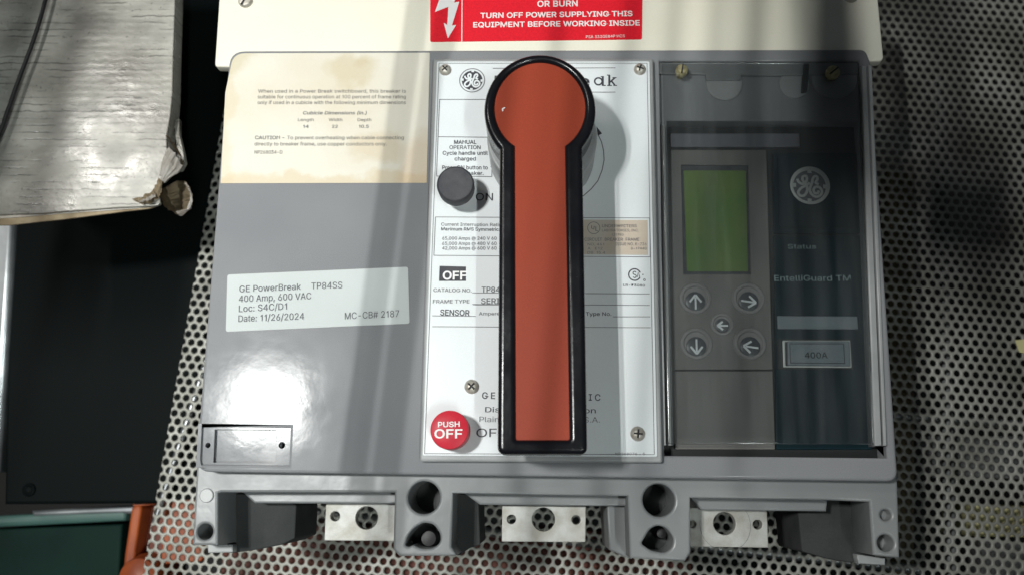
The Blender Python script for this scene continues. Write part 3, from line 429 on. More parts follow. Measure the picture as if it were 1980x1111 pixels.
def tube(name, m, parent, pts, r, n=10, closed_ends=True):
    cu = bpy.data.curves.new('c', 'CURVE'); cu.dimensions = '3D'; cu.bevel_depth = r; cu.bevel_resolution = 3; cu.use_fill_caps = True
    s = cu.splines.new('POLY'); s.points.add(len(pts) - 1)
    for q, p in zip(s.points, pts): q.co = (*p, 1)
    tmp = bpy.data.objects.new('t', cu); COL.objects.link(tmp)
    dg = bpy.context.evaluated_depsgraph_get(); dg.update()
    me = bpy.data.meshes.new_from_object(tmp.evaluated_get(dg)); bpy.data.objects.remove(tmp); bpy.data.curves.remove(cu)
    me.materials.clear(); me.shade_smooth(); return link(name, me, m, parent)

# ------------------------------------------------------------------ floor far below the shelf
fl = sheetpoly('floor', M['floor'], None, [(-3, -3, -.62), (3, -3, -.62), (3, 3, -.62), (-3, 3, -.62)]); tag(fl, kind='structure')

# ------------------------------------------------------------------ perforated shelf
TH = math.radians(-4.85); PITCH = 0.00577; HR = 0.00208
ct, st_ = math.cos(TH), math.sin(TH); org = P(780 + 520 / 3.96, 880 + 745 / 3.96, 0).xy
def shelf_mesh():
    rows = []; dy = PITCH * math.sqrt(3) / 2
    e0 = P(394, 436, 0).xy; e1 = P(278, 1095, 0).xy; ed = (e1 - e0).normalized()
    for j in range(-70, 110):
        for i in range(-80, 110):
            x = (i + (.5 if j % 2 else 0)) * PITCH; y = j * dy
            X = org.x + x * ct - y * st_; Y = org.y + x * st_ + y * ct
            if X > .46 or Y > .37 or Y < -.30: continue
            side = (X - e0.x) * ed.y - (Y - e0.y) * ed.x       # distance from the left edge
            if side > .0030: continue
            rows.append((X, Y))
    cen = np.array(rows); NH = 18
    hexa = [math.radians(30 + 60 * k) for k in range(6)]; Rh = PITCH / math.sqrt(3)
    # outline with 18 points along the hexagon so every quad is simple
    out = []
    for k in range(6):
        a = np.array([Rh * math.cos(hexa[k]), Rh * math.sin(hexa[k])]); b = np.array([Rh * math.cos(hexa[(k + 1) % 6]), Rh * math.sin(hexa[(k + 1) % 6])])
        for t in range(3): out.append(a + (b - a) * t / 3)
    out = np.array(out); ang = np.arctan2(out[:, 1], out[:, 0]); inn = np.stack([HR * np.cos(ang), HR * np.sin(ang)], 1)
    inn2 = inn * 0.985
    Rm = np.array([[ct, -st_], [st_, ct]])
    T = .0014
    o3 = np.c_[out @ Rm.T, np.zeros(18)]; i3 = np.c_[inn @ Rm.T, np.zeros(18)]; l3 = np.c_[inn2 @ Rm.T, np.full(18, -.00006)]; b3 = np.c_[inn2 @ Rm.T, np.full(18, -T)]
    cell = np.concatenate([o3, i3, l3, b3])
    V = (cell[None] + np.c_[cen, np.zeros(len(cen))][:, None]).reshape(-1, 3)
    q = []
    for lv in range(3):
        for k in range(18):
            k2 = (k + 1) % 18; q.append((lv * 18 + k, lv * 18 + k2, (lv + 1) * 18 + k2, (lv + 1) * 18 + k))
    q = np.array(q); Q = (q[None] + (np.arange(len(cen)) * 72)[:, None, None]).reshape(-1, 4)
    me = bpy.data.meshes.new('perforated_shelf')
    me.vertices.add(len(V)); me.vertices.foreach_set('co', V.ravel())
    me.loops.add(Q.size); me.loops.foreach_set('vertex_index', Q.ravel().astype('i'))
    me.polygons.add(len(Q)); me.polygons.foreach_set('loop_start', np.arange(0, Q.size, 4, dtype='i'))
    me.update(calc_edges=True); me.validate()
    bm = bmesh.new(); bm.from_mesh(me)
    nrm = Vector((ed.y, -ed.x, 0))
    bmesh.ops.bisect_plane(bm, geom=bm.verts[:] + bm.edges[:] + bm.faces[:], plane_co=(e0.x, e0.y, 0), plane_no=nrm, clear_outer=True)
    bm.to_mesh(me); bm.free()
    return me
shelf = link('perforated_shelf', shelf_mesh(), M['sheet'])
tag(shelf, 'grey perforated metal shelf full of round holes, under the circuit breaker', 'shelf')

# ------------------------------------------------------------------ circuit breaker
br = empty('circuit_breaker')
tag(br, 'grey circuit breaker with long red and black handle, lying on the perforated shelf', 'circuit breaker')

# cream insulating board behind the top
BZ = F - .004
plate('insulating_board', M['cream'], br, rnd(pp([(431, -110), (1688, -110), (1709, 119), (1660, 118), (1655, 105), (470, 106), (465, 130), (415, 129)], BZ), [.002, .002, .003, 0, 0, 0, 0, .002]), BZ, .006, bev=.0008)
def slot_screw(u, v, r, z, m, ang=60, dark='slot'):
    c = P(u, v, z).xy; R_ = r * rpx(z)
    s = lathe('screw', M[m], br, c, [(R_ * 1.02, z - .002), (R_, z + .0008), (R_ * .8, z + .0016), (R_ * .3, z + .0019)])
    a = math.radians(ang); d = Vector((math.cos(a), math.sin(a)))
    ribbons('screw_slot', M[dark], s, [([c - d * R_ * .92, c + d * R_ * .92], R_ * .26)], z + .0021)
    return s
slot_screw(475, 3, 15, BZ, 'steel', 62)
slot_screw(1645, -6, 14, BZ, 'steel', 40)

# warning label
warn = plate('warning_label', M['red'], br, rnd(pp([(832, -100), (1243, -100), (1241, 77), (832, 82)], BZ), .001), BZ + .0004, .0004)
WZ = BZ + .0004
ribbons('printed_rule', M['whiteprint'], warn, [([P(894, -100, WZ).xy, P(893, 81, WZ).xy], 1.6 * rpx(WZ))], WZ + .0002)
bolt = [(851, -60), (905, -60), (880, 12), (897, 8), (884, 45), (890, 46), (866, 75), (858, 45), (865, 48), (869, 18), (842, 25), (858, -12)]
plate('lightning_symbol', M['whiteprint'], warn, pp([(862, -60), (905, -60), (878, 6), (888, 4), (874, 50), (882, 49), (866, 75), (858, 45), (865, 49), (867, 14), (841, 24), (851, -4)], WZ), WZ + .0002, .0001)
text('OR BURN', M['whiteprint'], warn, (1039, 14), (1117, 13), 13, WZ, .02)
text('TURN OFF POWER SUPPLYING THIS', M['whiteprint'], warn, (929, 36), (1223, 32), 11.5, WZ, .022)
text('EQUIPMENT BEFORE WORKING INSIDE', M['whiteprint'], warn, (915, 54), (1237, 50), 11.5, WZ, .022)
text('HAZARD OF ELECTRICAL SHOCK', M['whiteprint'], warn, (930, -14), (1225, -16), 13, WZ, .022)
text('PSA 333GE84P HCS', M['whiteprint'], warn, (1133, 75), (1208, 73), 6, WZ, .0)

# moulded cover, cut open for the trip unit on the right and for the nameplate window on the left
cover_out = rnd(pp([(445, 98), (1674, 95), (1683, 118), (1737, 930), (380, 911), (384, 825), (436, 180)], F), [.0075, .003, 0, .005, .006, 0, 0])
trip_hole = pp([(1275, 118), (1661, 118), (1716, 885), (1285, 880)], F)
tag_hole = pp([(389, 824), (561, 826), (558, 899), (385, 897)], F)
plate('cover', M['grey'], br, cover_out, F, .045, [trip_hole, tag_hole], bev=.0014)
# shallow window at lower left with its two screw holes
plate('window_floor', M['grey'], br, pp([(383, 820), (566, 822), (563, 903), (380, 900)], F), F - .0016, .004,
      [pcirc(402, 860, 5, F - .0016, 16), pcirc(545, 860, 6.2, F - .0016, 16), pp([(413, 829), (532, 830), (532, 894), (410, 893)], F)], bev=.0001)
plate('window_floor', M['grey'], br, pp([(405, 824), (540, 824), (540, 899), (402, 899)], F), F - .0038, .003, bev=.0003)
# body under the cover
body_out = pp([(460, 110), (1660, 110), (1710, 900), (400, 890)], F)
plate('body', M['grey2'], br, body_out, F - .0455, F - .0455 - .001)

# lower flange of the base, with terminal pockets and bolt holes
Z1 = F - .010
fl_out = [(381, 880), (372, 1053), (421, 1053), (421, 953), (427, 951), (763, 951), (760, 1062), (772, 1074), (883, 1073), (873, 1056), (876, 953), (1214, 958),
          (1218, 1078), (1325, 1084), (1336, 1066), (1335, 962), (1585, 966), (1597, 966), (1681, 969), (1688, 1072), (1740, 1078), (1735, 905)]
plate('base', M['grey2'], br, pp(fl_out, Z1), Z1, .030,
      [pcirc(820, 961, 31, Z1), pcirc(1274, 966, 31, Z1), rnd(pp([(800, 1020), (818, 1009), (838, 1012), (851, 1030), (852, 1047), (838, 1059), (815, 1060), (798, 1052), (790, 1057), (783, 1053), (788, 1035)], Z1), .002),
       rnd(pp([(1256, 1022), (1272, 1014), (1290, 1020), (1303, 1040), (1300, 1058), (1286, 1068), (1260, 1064), (1240, 1050), (1246, 1040)], Z1), .002),
       pcirc(396, 1027, 15, Z1), pcirc(1713, 1049, 16, Z1), pcirc(1713, 995, 10.5, Z1)], bev=.0012)
# floor inside the bolt holes
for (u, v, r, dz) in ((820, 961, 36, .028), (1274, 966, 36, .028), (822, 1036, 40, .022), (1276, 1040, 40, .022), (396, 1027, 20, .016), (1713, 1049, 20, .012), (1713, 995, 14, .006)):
    plate('bolt_hole_floor', M['grey2'] if dz < .02 else M['tripblack'], br, pcirc(u, v, r, Z1), Z1 - dz, .001)  # deep hole floors coloured black in place of shade
for (u, v, r) in ((829, 1040, 17), (1279, 1030, 11), (390, 1026, 8), (1707, 1049, 9)):
    c = P(u, v, Z1 - .014).xy; R_ = r * rpx(Z1)
    lathe('bolt', M['rubber'], br, c, [(R_, Z1 - .022), (R_, Z1 - .015), (R_ * .8, Z1 - .0135), (R_ * .3, Z1 - .0132)])  # bolts coloured black to imitate the shade inside the holes
lathe('boss', M['greyrail'], br, P(400, 957, Z1).xy, [(.0034, Z1 - .001), (.0033, Z1 + .0005), (.0029, Z1 + .0008)])
# small feet tabs
for t in ([(400, 1050), (450, 1052), (450, 1067), (402, 1068)], [(1657, 1071), (1712, 1078), (1712, 1092), (1660, 1088)]):
    plate('foot_tab', M['greyrail'], br, pp(t, Z1 - .02), Z1 - .02, .012, bev=.0006)
# slanted back walls of the three pockets
for t in ([(432, 940), (770, 940), (770, 973), (492, 972), (470, 952)], [(880, 940), (1220, 945), (1220, 978), (928, 975)], [(1325, 950), (1602, 952), (1598, 988), (1357, 985)]):
    plate('pocket_wall', M['grey2'], br, pp(t, Z1 - .014), Z1 - .014, .06, bev=.001)
plate('pocket_wall', M['grey2'], br, pp([(1172, 955), (1222, 958), (1222, 1080), (1205, 1074), (1178, 1062)], Z1 - .02), Z1 - .02, .05, bev=.001)
# dark fibre barriers beside the terminals
ZB = Z1 - .026
for t in ([(415, 950), (492, 955), (560, 965), (573, 976), (570, 1040), (545, 1052), (500, 1061), (450, 1068), (415, 1066)],
          [(868, 948), (925, 960), (929, 1052), (905, 1060), (888, 1073), (868, 1070)],
          [(1543, 989), (1585, 988), (1598, 962), (1690, 962), (1692, 1078), (1646, 1087), (1603, 1080), (1551, 1065)]):
    plate('phase_barrier', M['barrier'], br, rnd(pp(t, ZB), .001), ZB, .045, bev=.0008)
# silver-plated terminals
ZT = .108
for (q, hs, ring) in (([(630, 972), (775, 973), (772, 1045), (627, 1044)], [(648, 997, 9), (709, 1000, 21.5)], False),
                      ([(971, 976), (1133, 978), (1132, 1047), (970, 1046)], [(989, 1003, 8.5), (1051, 1003, 22), (1114, 1004, 8.5)], False),
                      ([(1310, 980), (1483, 983), (1486, 1058), (1310, 1055)], [(1339, 1012, 7), (1401, 1011, 21.5), (1465, 1013, 9)], True)):
    tm = plate('terminal', M['silver'], br, pp(q, ZT), ZT, .0065, [pcirc(a, b, r, ZT, 24) for a, b, r in hs], bev=.0004)
    if ring:
        k = rpx(ZT); c = P(1401, 1014, ZT).xy
        ribbons('scratch', M['inkgrey'], tm, [([c + Vector((math.cos(a), math.sin(a))) * 45 * k for a in [math.radians(x) for x in range(170, 250, 5)]], .7 * k),
                                            ([c + Vector((math.cos(a), math.sin(a))) * 47 * k for a in [math.radians(x) for x in range(-60, 50, 5)]], .7 * k)], ZT + .0002)

# -------- labels on the cover's left half
caution = plate('caution_label', M['aged'], br, rnd(pp([(452, 104), (831, 103), (825, 354), (427, 355), (436, 180)], F), [.006, .0003, .0003, .0003, 0]), F + .0003, .0003)
LZ = F + .0003
for (s, a, b, cap, k) in (('When used in a Power Break switchboard, this breaker is', (499, 180), (785, 180), 7.5, 'inkfaint'),
                          ('suitable for continuous operation at 100 percent of frame rating', (498, 191), (785, 191), 7.5, 'inkfaint'),
                          ('only if used in a cubicle with the following minimum dimensions', (498, 202), (785, 202), 7.5, 'inkfaint'),
                          ('Length          Width          Depth', (576, 235), (718, 235), 6.5, 'inkfaint'),
                          ('To prevent overheating when cable connecting', (555, 270), (781, 270), 7.5, 'inkfaint'),
                          ('directly to breaker frame, use copper conductors only.', (492, 282), (748, 282), 7.5, 'inkfaint'),
                          ('NP268034-D', (492, 298), (546, 298), 7.5, 'inkfaint')):
    text(s, M[k], caution, a, b, cap, LZ, .008)
text('Cubicle Dimensions (in.)', M['inkgrey'], caution, (586, 222), (709, 222), 7, LZ, .012, shear=.15)
text('14', M['inkgrey'], caution, (586, 248), (597, 248), 6.5, LZ, .012)
text('22', M['inkgrey'], caution, (642, 248), (653, 248), 6.5, LZ, .012)
text('10.5', M['inkgrey'], caution, (694, 248), (713, 248), 6.5, LZ, .012)
text('CAUTION -', M['inkgrey'], caution, (493, 270), (550, 270), 7.5, LZ, .016)

st = plate('identification_sticker', M['sticker'], br, rnd(pp([(440, 531), (789, 516), (792, 625), (437, 641)], F), .0012), F + .0003, .0003)
for (s, a, b, cap) in (('GE PowerBreak', (463, 565), (582, 560), 13), ('TP84SS', (602, 559), (662, 557), 13), ('400 Amp, 600 VAC', (462, 584), (602, 578), 13),
                       ('Loc: S4C/D1', (462, 603), (555, 598), 13), ('Date: 11/26/2024', (461, 622), (588, 617), 13), ('MC-CB# 2187', (667, 617), (772, 612), 13)):
    text(s, M['stickink'], st, a, b, cap, LZ, .002)

# -------- nameplate
NB = F + .004
plate('nameplate_frame', M['greyrail'], br, rnd(pp([(838, 113), (1263, 113), (1281, 894), (811, 892)], NB), .0012), NB, .006, bev=.0012)
NZ = NB + .0008
npl = plate('nameplate', M['white'], br, rnd(pp([(845, 119), (1256, 119), (1271, 882), (817, 880)], NZ), .0008), NZ, .0012,
            [pp([(850, 514), (901, 515), (901, 543), (849, 543)], NZ)], bev=.0002)
plate('status_flag', M['button'], br, pp([(846, 510), (905, 510), (905, 547), (846, 547)], NB), NB + .0003, .0004)
text('OFF', M['whiteprint'], npl, (856, 540), (902, 540), 16, NB + .0003, .03, lift=.0002)
def box_lines(name, pts, wpx=1.3, m='ink', z=NZ, parent=npl, lift=.0002):
    k = rpx(z); q = pp(pts, z)
    return ribbons(name, M[m], parent, [([q[i], q[(i + 1) % len(q)]], wpx * k) for i in range(len(q))], z + lift)
box_lines('printed_border', [(849, 123), (1251, 123), (1265, 878), (821, 876)], 1.2, 'inkgrey')
pline('printed_rule', M['inkgrey'], npl, [((953, 133), (1190, 132)), ((1142, 179), (1190, 179)), ((850, 193), (940, 193)), ((850, 193), (847, 265)), ((847, 265), (945, 266)),
      ((847, 265), (844, 340)), ((844, 341), (951, 342)), ((951, 265), (951, 342))], NZ, 1.4)
pline('printed_rule', M['inkgrey'], npl, [((842, 420), (1256, 422)), ((842, 420), (839, 494)), ((839, 494), (1257, 497)), ((1256, 422), (1257, 497)),
      ((913, 566), (1256, 568)), ((913, 588), (1256, 590)), ((836, 610), (920, 611)), ((1185, 612), (1257, 612)), ((836, 631), (1258, 633)), ((915, 589), (965, 589))], NZ, 1.3)
# monogram roundel
def monogram(parent, u, v, r, z, dark, light, ring, lift=.0002, disc=True, bands=True):
    k = rpx(z); c = P(u, v, z).xy; R_ = r * k
    t = lambda pts: [c + Vector(p) * R_ for p in pts]
    if disc: ribbons('roundel', dark, parent, [([c + Vector((math.cos(a), math.sin(a))) * R_ * .40 for a in [math.radians(x) for x in range(0, 360, 12)]], R_ * .80, True)], z + lift, 0)
    if bands: ribbons('roundel', ring, parent, [([c + Vector((math.cos(a), math.sin(a))) * R_ * .97 for a in [math.radians(x) for x in range(0, 360, 9)]], R_ * .07, True)], z + lift, 0)
    G = [(-.58, .36), (-.52, .20), (-.36, .10), (-.20, .16), (-.11, .34), (-.14, .50), (-.26, .50), (-.33, .36), (-.24, .14), (-.13, -.02), (-.14, -.28), (-.30, -.50), (-.50, -.50), (-.57, -.32), (-.42, -.12), (-.18, .02), (.02, .16)]
    E = [(.45, .08), (.30, .16), (.40, .34), (.38, .48), (.26, .48), (.17, .34), (.13, .16), (.05, -.02), (0, -.22), (.08, -.44), (.28, -.56), (.50, -.48), (.59, -.28), (.48, -.08), (.28, -.06), (.18, -.22), (.24, -.38), (.40, -.36), (.42, -.24)]
    S = [(t([tuple(p) for p in spline(G, 5)]), R_ * .13), (t([tuple(p) for p in spline(E, 5)]), R_ * .13)]
    for k4 in range(4):
        a = math.radians(90 * k4 - 3); d = Vector((math.cos(a), math.sin(a)))
        S.append(([c + d * R_ * .66, c + d * R_ * .85], R_ * .20))
    ribbons('monogram', light, parent, S, z + lift + .00015)
monogram(npl, 913, 156, 26.5, NZ, M['ink'], M['white'], M['inkgrey'])
text('Power Bre', M['ink'], npl, (956, 167), (1140, 167), 22, NZ, .02)
# slab-serif letters a and k
def q(u, v): return P(u, v, NZ).xy
k_ = rpx(NZ)
ac = q(1157, 158)
ribbons('lettering', M['ink'], npl, [([ac + Vector((math.cos(a), math.sin(a))) * 7.6 * k_ for a in [math.radians(x) for x in range(0, 360, 15)]], 3.3 * k_, True),
        ([q(1165.5, 148), q(1165.5, 166.5)], 4.0 * k_), ([q(1164, 166), q(1171, 166)], 2.2 * k_), ([q(1161.5, 149), q(1167, 149)], 2 * k_),
        ([q(1178, 146), q(1178, 167)], 4.0 * k_), ([q(1173.5, 146), q(1179, 146)], 2 * k_), ([q(1174, 166), q(1183, 166)], 2 * k_),
        ([q(1179, 160), q(1189, 151)], 3.2 * k_), ([q(1182, 157), q(1189, 166)], 3.4 * k_), ([q(1184, 151), q(1192, 151)], 2 * k_), ([q(1186, 166), q(1193, 166)], 2 * k_)], NZ + .0002)
I = M['ink']; G_ = M['inkgrey']
for (s, a, b, cap, bo, mm) in (('MANUAL', (878, 279), (921, 279), 8, .018, I), ('OPERATION', (869, 289), (929, 289), 8, .006, I), ('Cycle handle until', (856, 300), (943, 300), 8, .012, I),
        ('charged', (879, 311), (920, 311), 8, .012, I), ('Press ON button to', (855, 328), (943, 328), 8, .012, I), ('close breaker.', (862, 339), (935, 339), 8, .012, I),
        ('Current Interruption Rating', (853, 437), (975, 438), 6.5, .006, G_), ('Maximum RMS Symmetrical', (853, 446), (972, 447), 6.5, .012, I),
        ('65,000 Amps @ 240 V 60', (855, 464), (960, 464), 6.5, .01, G_), ('65,000 Amps @ 480 V 60', (855, 474), (960, 474), 6.5, .01, G_), ('42,000 Amps @ 600 V 60', (855, 483), (960, 483), 6.5, .01, G_),
        ('CATALOG NO.', (838, 564), (912, 565), 7, .012, G_), ('FRAME TYPE', (837, 586), (908, 586), 7, .012, G_), ('TP84SS', (931, 565), (985, 565), 11, .014, G_),
        ('SERIES', (930, 587), (985, 587), 11, .014, G_), ('SENSOR', (851, 609), (908, 610), 11, .02, I), ('Ampere', (926, 609), (966, 609), 6.5, .002, G_), ('of Type No.', (1118, 610), (1182, 610), 7, .01, I),
        ('G E N E R A L   E L E C T R I C', (932, 770), (1161, 774), 12, .014, I), ('Distribution Protection', (938, 796), (1152, 798), 9.5, .008, I), ('Plainville, CT. 06062  U.S.A.', (927, 815), (1160, 816), 10, -.002, G_),
        ('NP268076 - 5', (1190, 879), (1247, 879), 4.5, .004, G_), ('LR-73080', (1205, 553), (1247, 554), 4.5, .01, I)):
    text(s, mm, npl, a, b, cap, NZ, bo)
text('ON', M['ink'], npl, (920, 388), (953, 388), 15, NZ, .003)
text('OFF', M['ink'], npl, (921, 844), (979, 844), 15.5, NZ, .003)
# certification marks
def arc(c, r, a0, a1, st=12): return [c + Vector((math.cos(math.radians(x)), math.sin(math.radians(x)))) * r for x in range(a0, a1 + 1, st)]
cc = q(1227, 531)
ribbons('certification_mark', I, npl, [(arc(cc, 11.5 * k_, 20, 340), 2.4 * k_), (arc(cc + Vector((0, 3.2 * k_)), 3 * k_, 20, 290), 1.7 * k_), (arc(cc + Vector((0, -3 * k_)), 3 * k_, -160, 110), 1.7 * k_),
        ([cc + Vector((5 * k_, -5 * k_)), cc + Vector((7 * k_, 5 * k_)), cc + Vector((10 * k_, -5 * k_))], 1.6 * k_), ([q(1242, 531), q(1244, 531)], 2.4 * k_), (arc(q(1246, 541), 2 * k_, 0, 360, 40), 1.2 * k_)], NZ + .0002)
ul = plate('listing_label', M['ulpaper'], npl, pp([(1090, 425), (1252, 426), (1253, 493), (1090, 492)], NZ), NZ + .00025, .0001)
UZ = NZ + .00025
for (s, a, b, cap, bo) in (('UNDERWRITERS', (1164, 440), (1231, 440), 6, .008), ('LABORATORIES, INC.', (1164, 448), (1235, 448), 5, .0), ('LISTED', (1184, 456), (1206, 456), 4.5, .0),
        ('CIRCUIT  BREAKER  FRAME', (1130, 466), (1236, 466), 6, .008), ('ISSUE NO. K-736', (1190, 475), (1250, 475), 6, .0), ('B-17440', (1220, 483), (1250, 483), 5, .0),
        ('NO. 461', (1136, 475), (1168, 475), 5, .0), ('A   E12', (1136, 483), (1165, 483), 5, .0), ('DB  15.4', (1136, 491), (1170, 491), 5, .0)):
    text(s, M['inkgrey'], ul, a, b, cap, UZ, bo)
c2 = P(1148, 441, UZ).xy
ribbons('certification_mark', M['inkgrey'], ul, [(arc(c2, 12 * k_, 0, 360), 1.2 * k_), ([c2 + Vector((-4, 5)) * k_, c2 + Vector((-4, -1)) * k_, c2 + Vector((0, -3)) * k_, c2 + Vector((1, 4)) * k_], 1.6 * k_), ([c2 + Vector((4, 3)) * k_, c2 + Vector((4, -6)) * k_, c2 + Vector((8, -6)) * k_], 1.6 * k_)], UZ + .0002)
# printed turning arrow round the handle's hub
hc = q(1048, 303)
ribbons('printed_arrow', M['inkgrey'], npl, [([q(1157, 262), q(1163, 275), q(1167, 292), q(1168, 310), q(1164, 330), q(1156, 350), q(1143, 366), q(1128, 379), q(1105, 392)], 2 * k_)], NZ + .0002)
ribbons('printed_arc', M['inkgrey'], npl, [([q(949, 322), q(956, 335), q(966, 346), q(975, 356)], 1.4 * k_)], NZ + .0002)
sheetpoly('printed_arrow_head', I, npl, [(*p, NZ + .0003) for p in (q(1153, 245), q(1156, 263), q(1164, 259))])

# phillips screws
def phillips(u, v, r, z, ang):
    c = P(u, v, z).xy; R_ = r * rpx(z)
    s = lathe('screw', M['steel'], br, c, [(R_, z - .001), (R_ * .97, z + .0006), (R_ * .80, z + .0015), (R_ * .45, z + .0021), (R_ * .2, z + .0022)])
    st = []
    for a in (ang, ang + 90):
        d = Vector((math.cos(math.radians(a)), math.sin(math.radians(a)))); st.append(([c - d * R_ * .58, c + d * R_ * .58], R_ * .24))
    ribbons('cross_slot', M['slot'], s, st, z + .0024, ramp=1e-5)
for a in ((861, 136, 12.5, NZ, 42), (1237, 135, 12.5, NZ, 70), (912, 747, 14, NZ, 48), (1233, 838, 14, NZ, 85)): phillips(*a)

# push buttons
zb = F + .022; c = P(880, 355, zb).xy; R_ = 37.5 * rpx(zb)
b1 = lathe('on_button', M['button'], br, c, [(R_ * .62, NZ), (R_ * .62, zb - .009), (R_ * .93, zb - .0085), (R_ * .98, zb - .0075), (R_, zb - .0015), (R_ * .98, zb - .0005), (R_ * .93, zb), (R_ * .90, zb - .0003), (R_ * .3, zb - .0004)], 56)
zb2 = F + .019; c = P(869, 830, zb2).xy; R_ = 36.5 * rpx(zb2)
b2 = lathe('off_button', M['redbutton'], br, c, [(R_ * .90, NZ), (R_ * .92, NZ + .003), (R_, NZ + .0035), (R_, zb2 - .001), (R_ * .98, zb2 - .0002), (R_ * .94, zb2), (R_ * .3, zb2)], 56)
text('PUSH', M['whiteprint'], b2, (847, 825), (889, 824), 9.5, zb2, .022)
text('OFF', M['whiteprint'], b2, (840, 846), (894, 846), 16, zb2, .022)

# handle
HZ = F + .050
hub = plate('hub', M['greyrail'], br, pcirc(1048, 268, 106, F + .030, 64), F + .032, .026, bev=.001)
def keyhole(cu, cv, r, xl0, xr0, xl1, xr1, yb, z, rc):
    pts = []
    c = Vector((cu, cv)); aL = math.acos(max(-1, min(1, (xl0 - cu) / r))); aR = math.acos((xr0 - cu) / r)
    # from the right neck up over the head to the left neck (pixel y down)
    a0 = -aR; a1 = -(2 * math.pi - aL)
    yR = cv + r * math.sin(aR); yL = cv + r * math.sin(aL)
    A0 = math.atan2(yR - cv, xr0 - cu); A1 = math.atan2(yL - cv, xl0 - cu) - 2 * math.pi
    for k in range(61):
        a = A0 + (A1 - A0) * k / 60; pts.append((cu + r * math.cos(a), cv + r * math.sin(a)))
    tail = [(xl1, yb), (xr1, yb)]
    w = [P(u, v, z).xy for u, v in pts]; body = w + [P(u, v, z).xy for u, v in tail]
    rr = [0] * len(body); rr[-1] = rr[-2] = rc
    if rc > .001: rr[0] = rr[60] = .001
    return rnd(body, rr, 6)
hin = keyhole(1044, 207, 87.5, 996, 1092, 998, 1101, 849, HZ, .0008)
hd = plate('handle', M['black'], br, keyhole(1044, 212, 108, 966, 1126, 962, 1136, 877, HZ, .003), HZ, .022, [hin], bev=.0022, bres=8)
plate('handle_inlay', M['orange'], br, keyhole(1044, 207, 88.5, 995, 1093, 997, 1102, 850, HZ, .0004), HZ - .0016, .018, bev=.0001)
ch = P(972, 212, HZ - .0016).xy
tag(plate('chip', M['whiteprint'], br, [ch + Vector((x, y)) * .0011 for x, y in ((-.2, -1.0), (.3, -.6), (.25, .1), (1.1, .6), (.6, .9), (-.3, .3))], HZ - .0013, .0003), 'pale nick in the red inlay')

# -------- trip unit behind its smoked window
RZ = F - .004
plate('recess_frame', M['grey'], br, pp([(1262, 108), (1670, 108), (1724, 890), (1272, 885)], F), RZ, .012, [pp([(1289, 234), (1662, 234), (1688, 862), (1716, 862), (1717, 886), (1284, 881), (1284, 860), (1302, 860)], RZ)], bev=.0004)
for t in ([(1664, 130), (1673, 130), (1703, 861), (1689, 861)], [(1677, 128), (1684, 128), (1713, 861), (1706, 861)]):
    plate('guide_rib', M['greyrail'], br, pp(t, F), F + .0015, .007, bev=.0006)
for t in ([(1268, 122), (1271, 122), (1288, 860), (1284, 860)], [(1280, 240), (1286, 240), (1299, 860), (1293, 860)]):
    plate('guide_rib', M['greyrail'], br, pp(t, F), F - .0005, .005, bev=.0004)
tu = plate('trip_unit', M['tripblack'], br, pp([(1278, 226), (1690, 226), (1722, 890), (1280, 886)], F - .012), F - .012, .03, bev=.0005)
TZ = F - .010
plate('bezel_strip', M['bezel'], tu, rnd(pp([(1296, 259), (1545, 259), (1546, 285), (1297, 285)], TZ), .0005), TZ + .0005, .003, bev=.0003)
plate('keypad_panel', M['keypad'], tu, rnd(pp([(1297, 290), (1482, 290), (1494, 714), (1303, 714)], TZ), .0008), TZ, .002, [pp([(1317, 319), (1447, 319), (1452, 530), (1322, 530)], TZ)], bev=.0003)
plate('lower_panel', M['keypad'], tu, rnd(pp([(1303, 717), (1494, 717), (1499, 868), (1306, 868)], TZ), .0006), TZ, .002, bev=.0003)
plate('screen_frame', M['button'], tu, pp([(1312, 314), (1456, 314), (1457, 534), (1314, 534)], TZ), TZ - .0012, .0006)
lcd = plate('screen', M['lcd'], tu, rnd(pp([(1322, 329), (1443, 329), (1447, 524), (1329, 524)], TZ), .0006), TZ - .0006, .0008, bev=.0001)
plate('navy_panel', M['navy'], tu, rnd(pp([(1497, 455), (1668, 455), (1686, 868), (1501, 868)], TZ), .0006), TZ, .002, bev=.0003)
plate('navy_panel', M['navy'], tu, rnd(pp([(1495, 296), (1662, 296), (1668, 451), (1497, 451)], TZ), .0006), TZ, .002, bev=.0003)
plate('badge_plate', M['navy'], tu, rnd(pp([(1503, 304), (1652, 304), (1656, 440), (1506, 440)], TZ), .001), TZ + .0008, .002, bev=.0003)
bdg = lathe('badge', M['badge'], tu, P(1565, 360, TZ).xy, [(.0098, TZ), (.0097, TZ + .0014), (.0090, TZ + .0016)], 48)
kz = TZ + .0016
monogram(bdg, 1565, 360, 40, kz, M['bezel'], M['badge'], M['bezel'], bands=False)
text('Status', M['dimtext'], tu, (1523, 481), (1578, 481), 9, TZ, .01)
text('EntelliGuard TM', M['dimtext'], tu, (1497, 543), (1645, 543), 11, TZ, .012)
text('Trip Unit', M['navy'], tu, (1550, 560), (1610, 560), 8, TZ, .004)
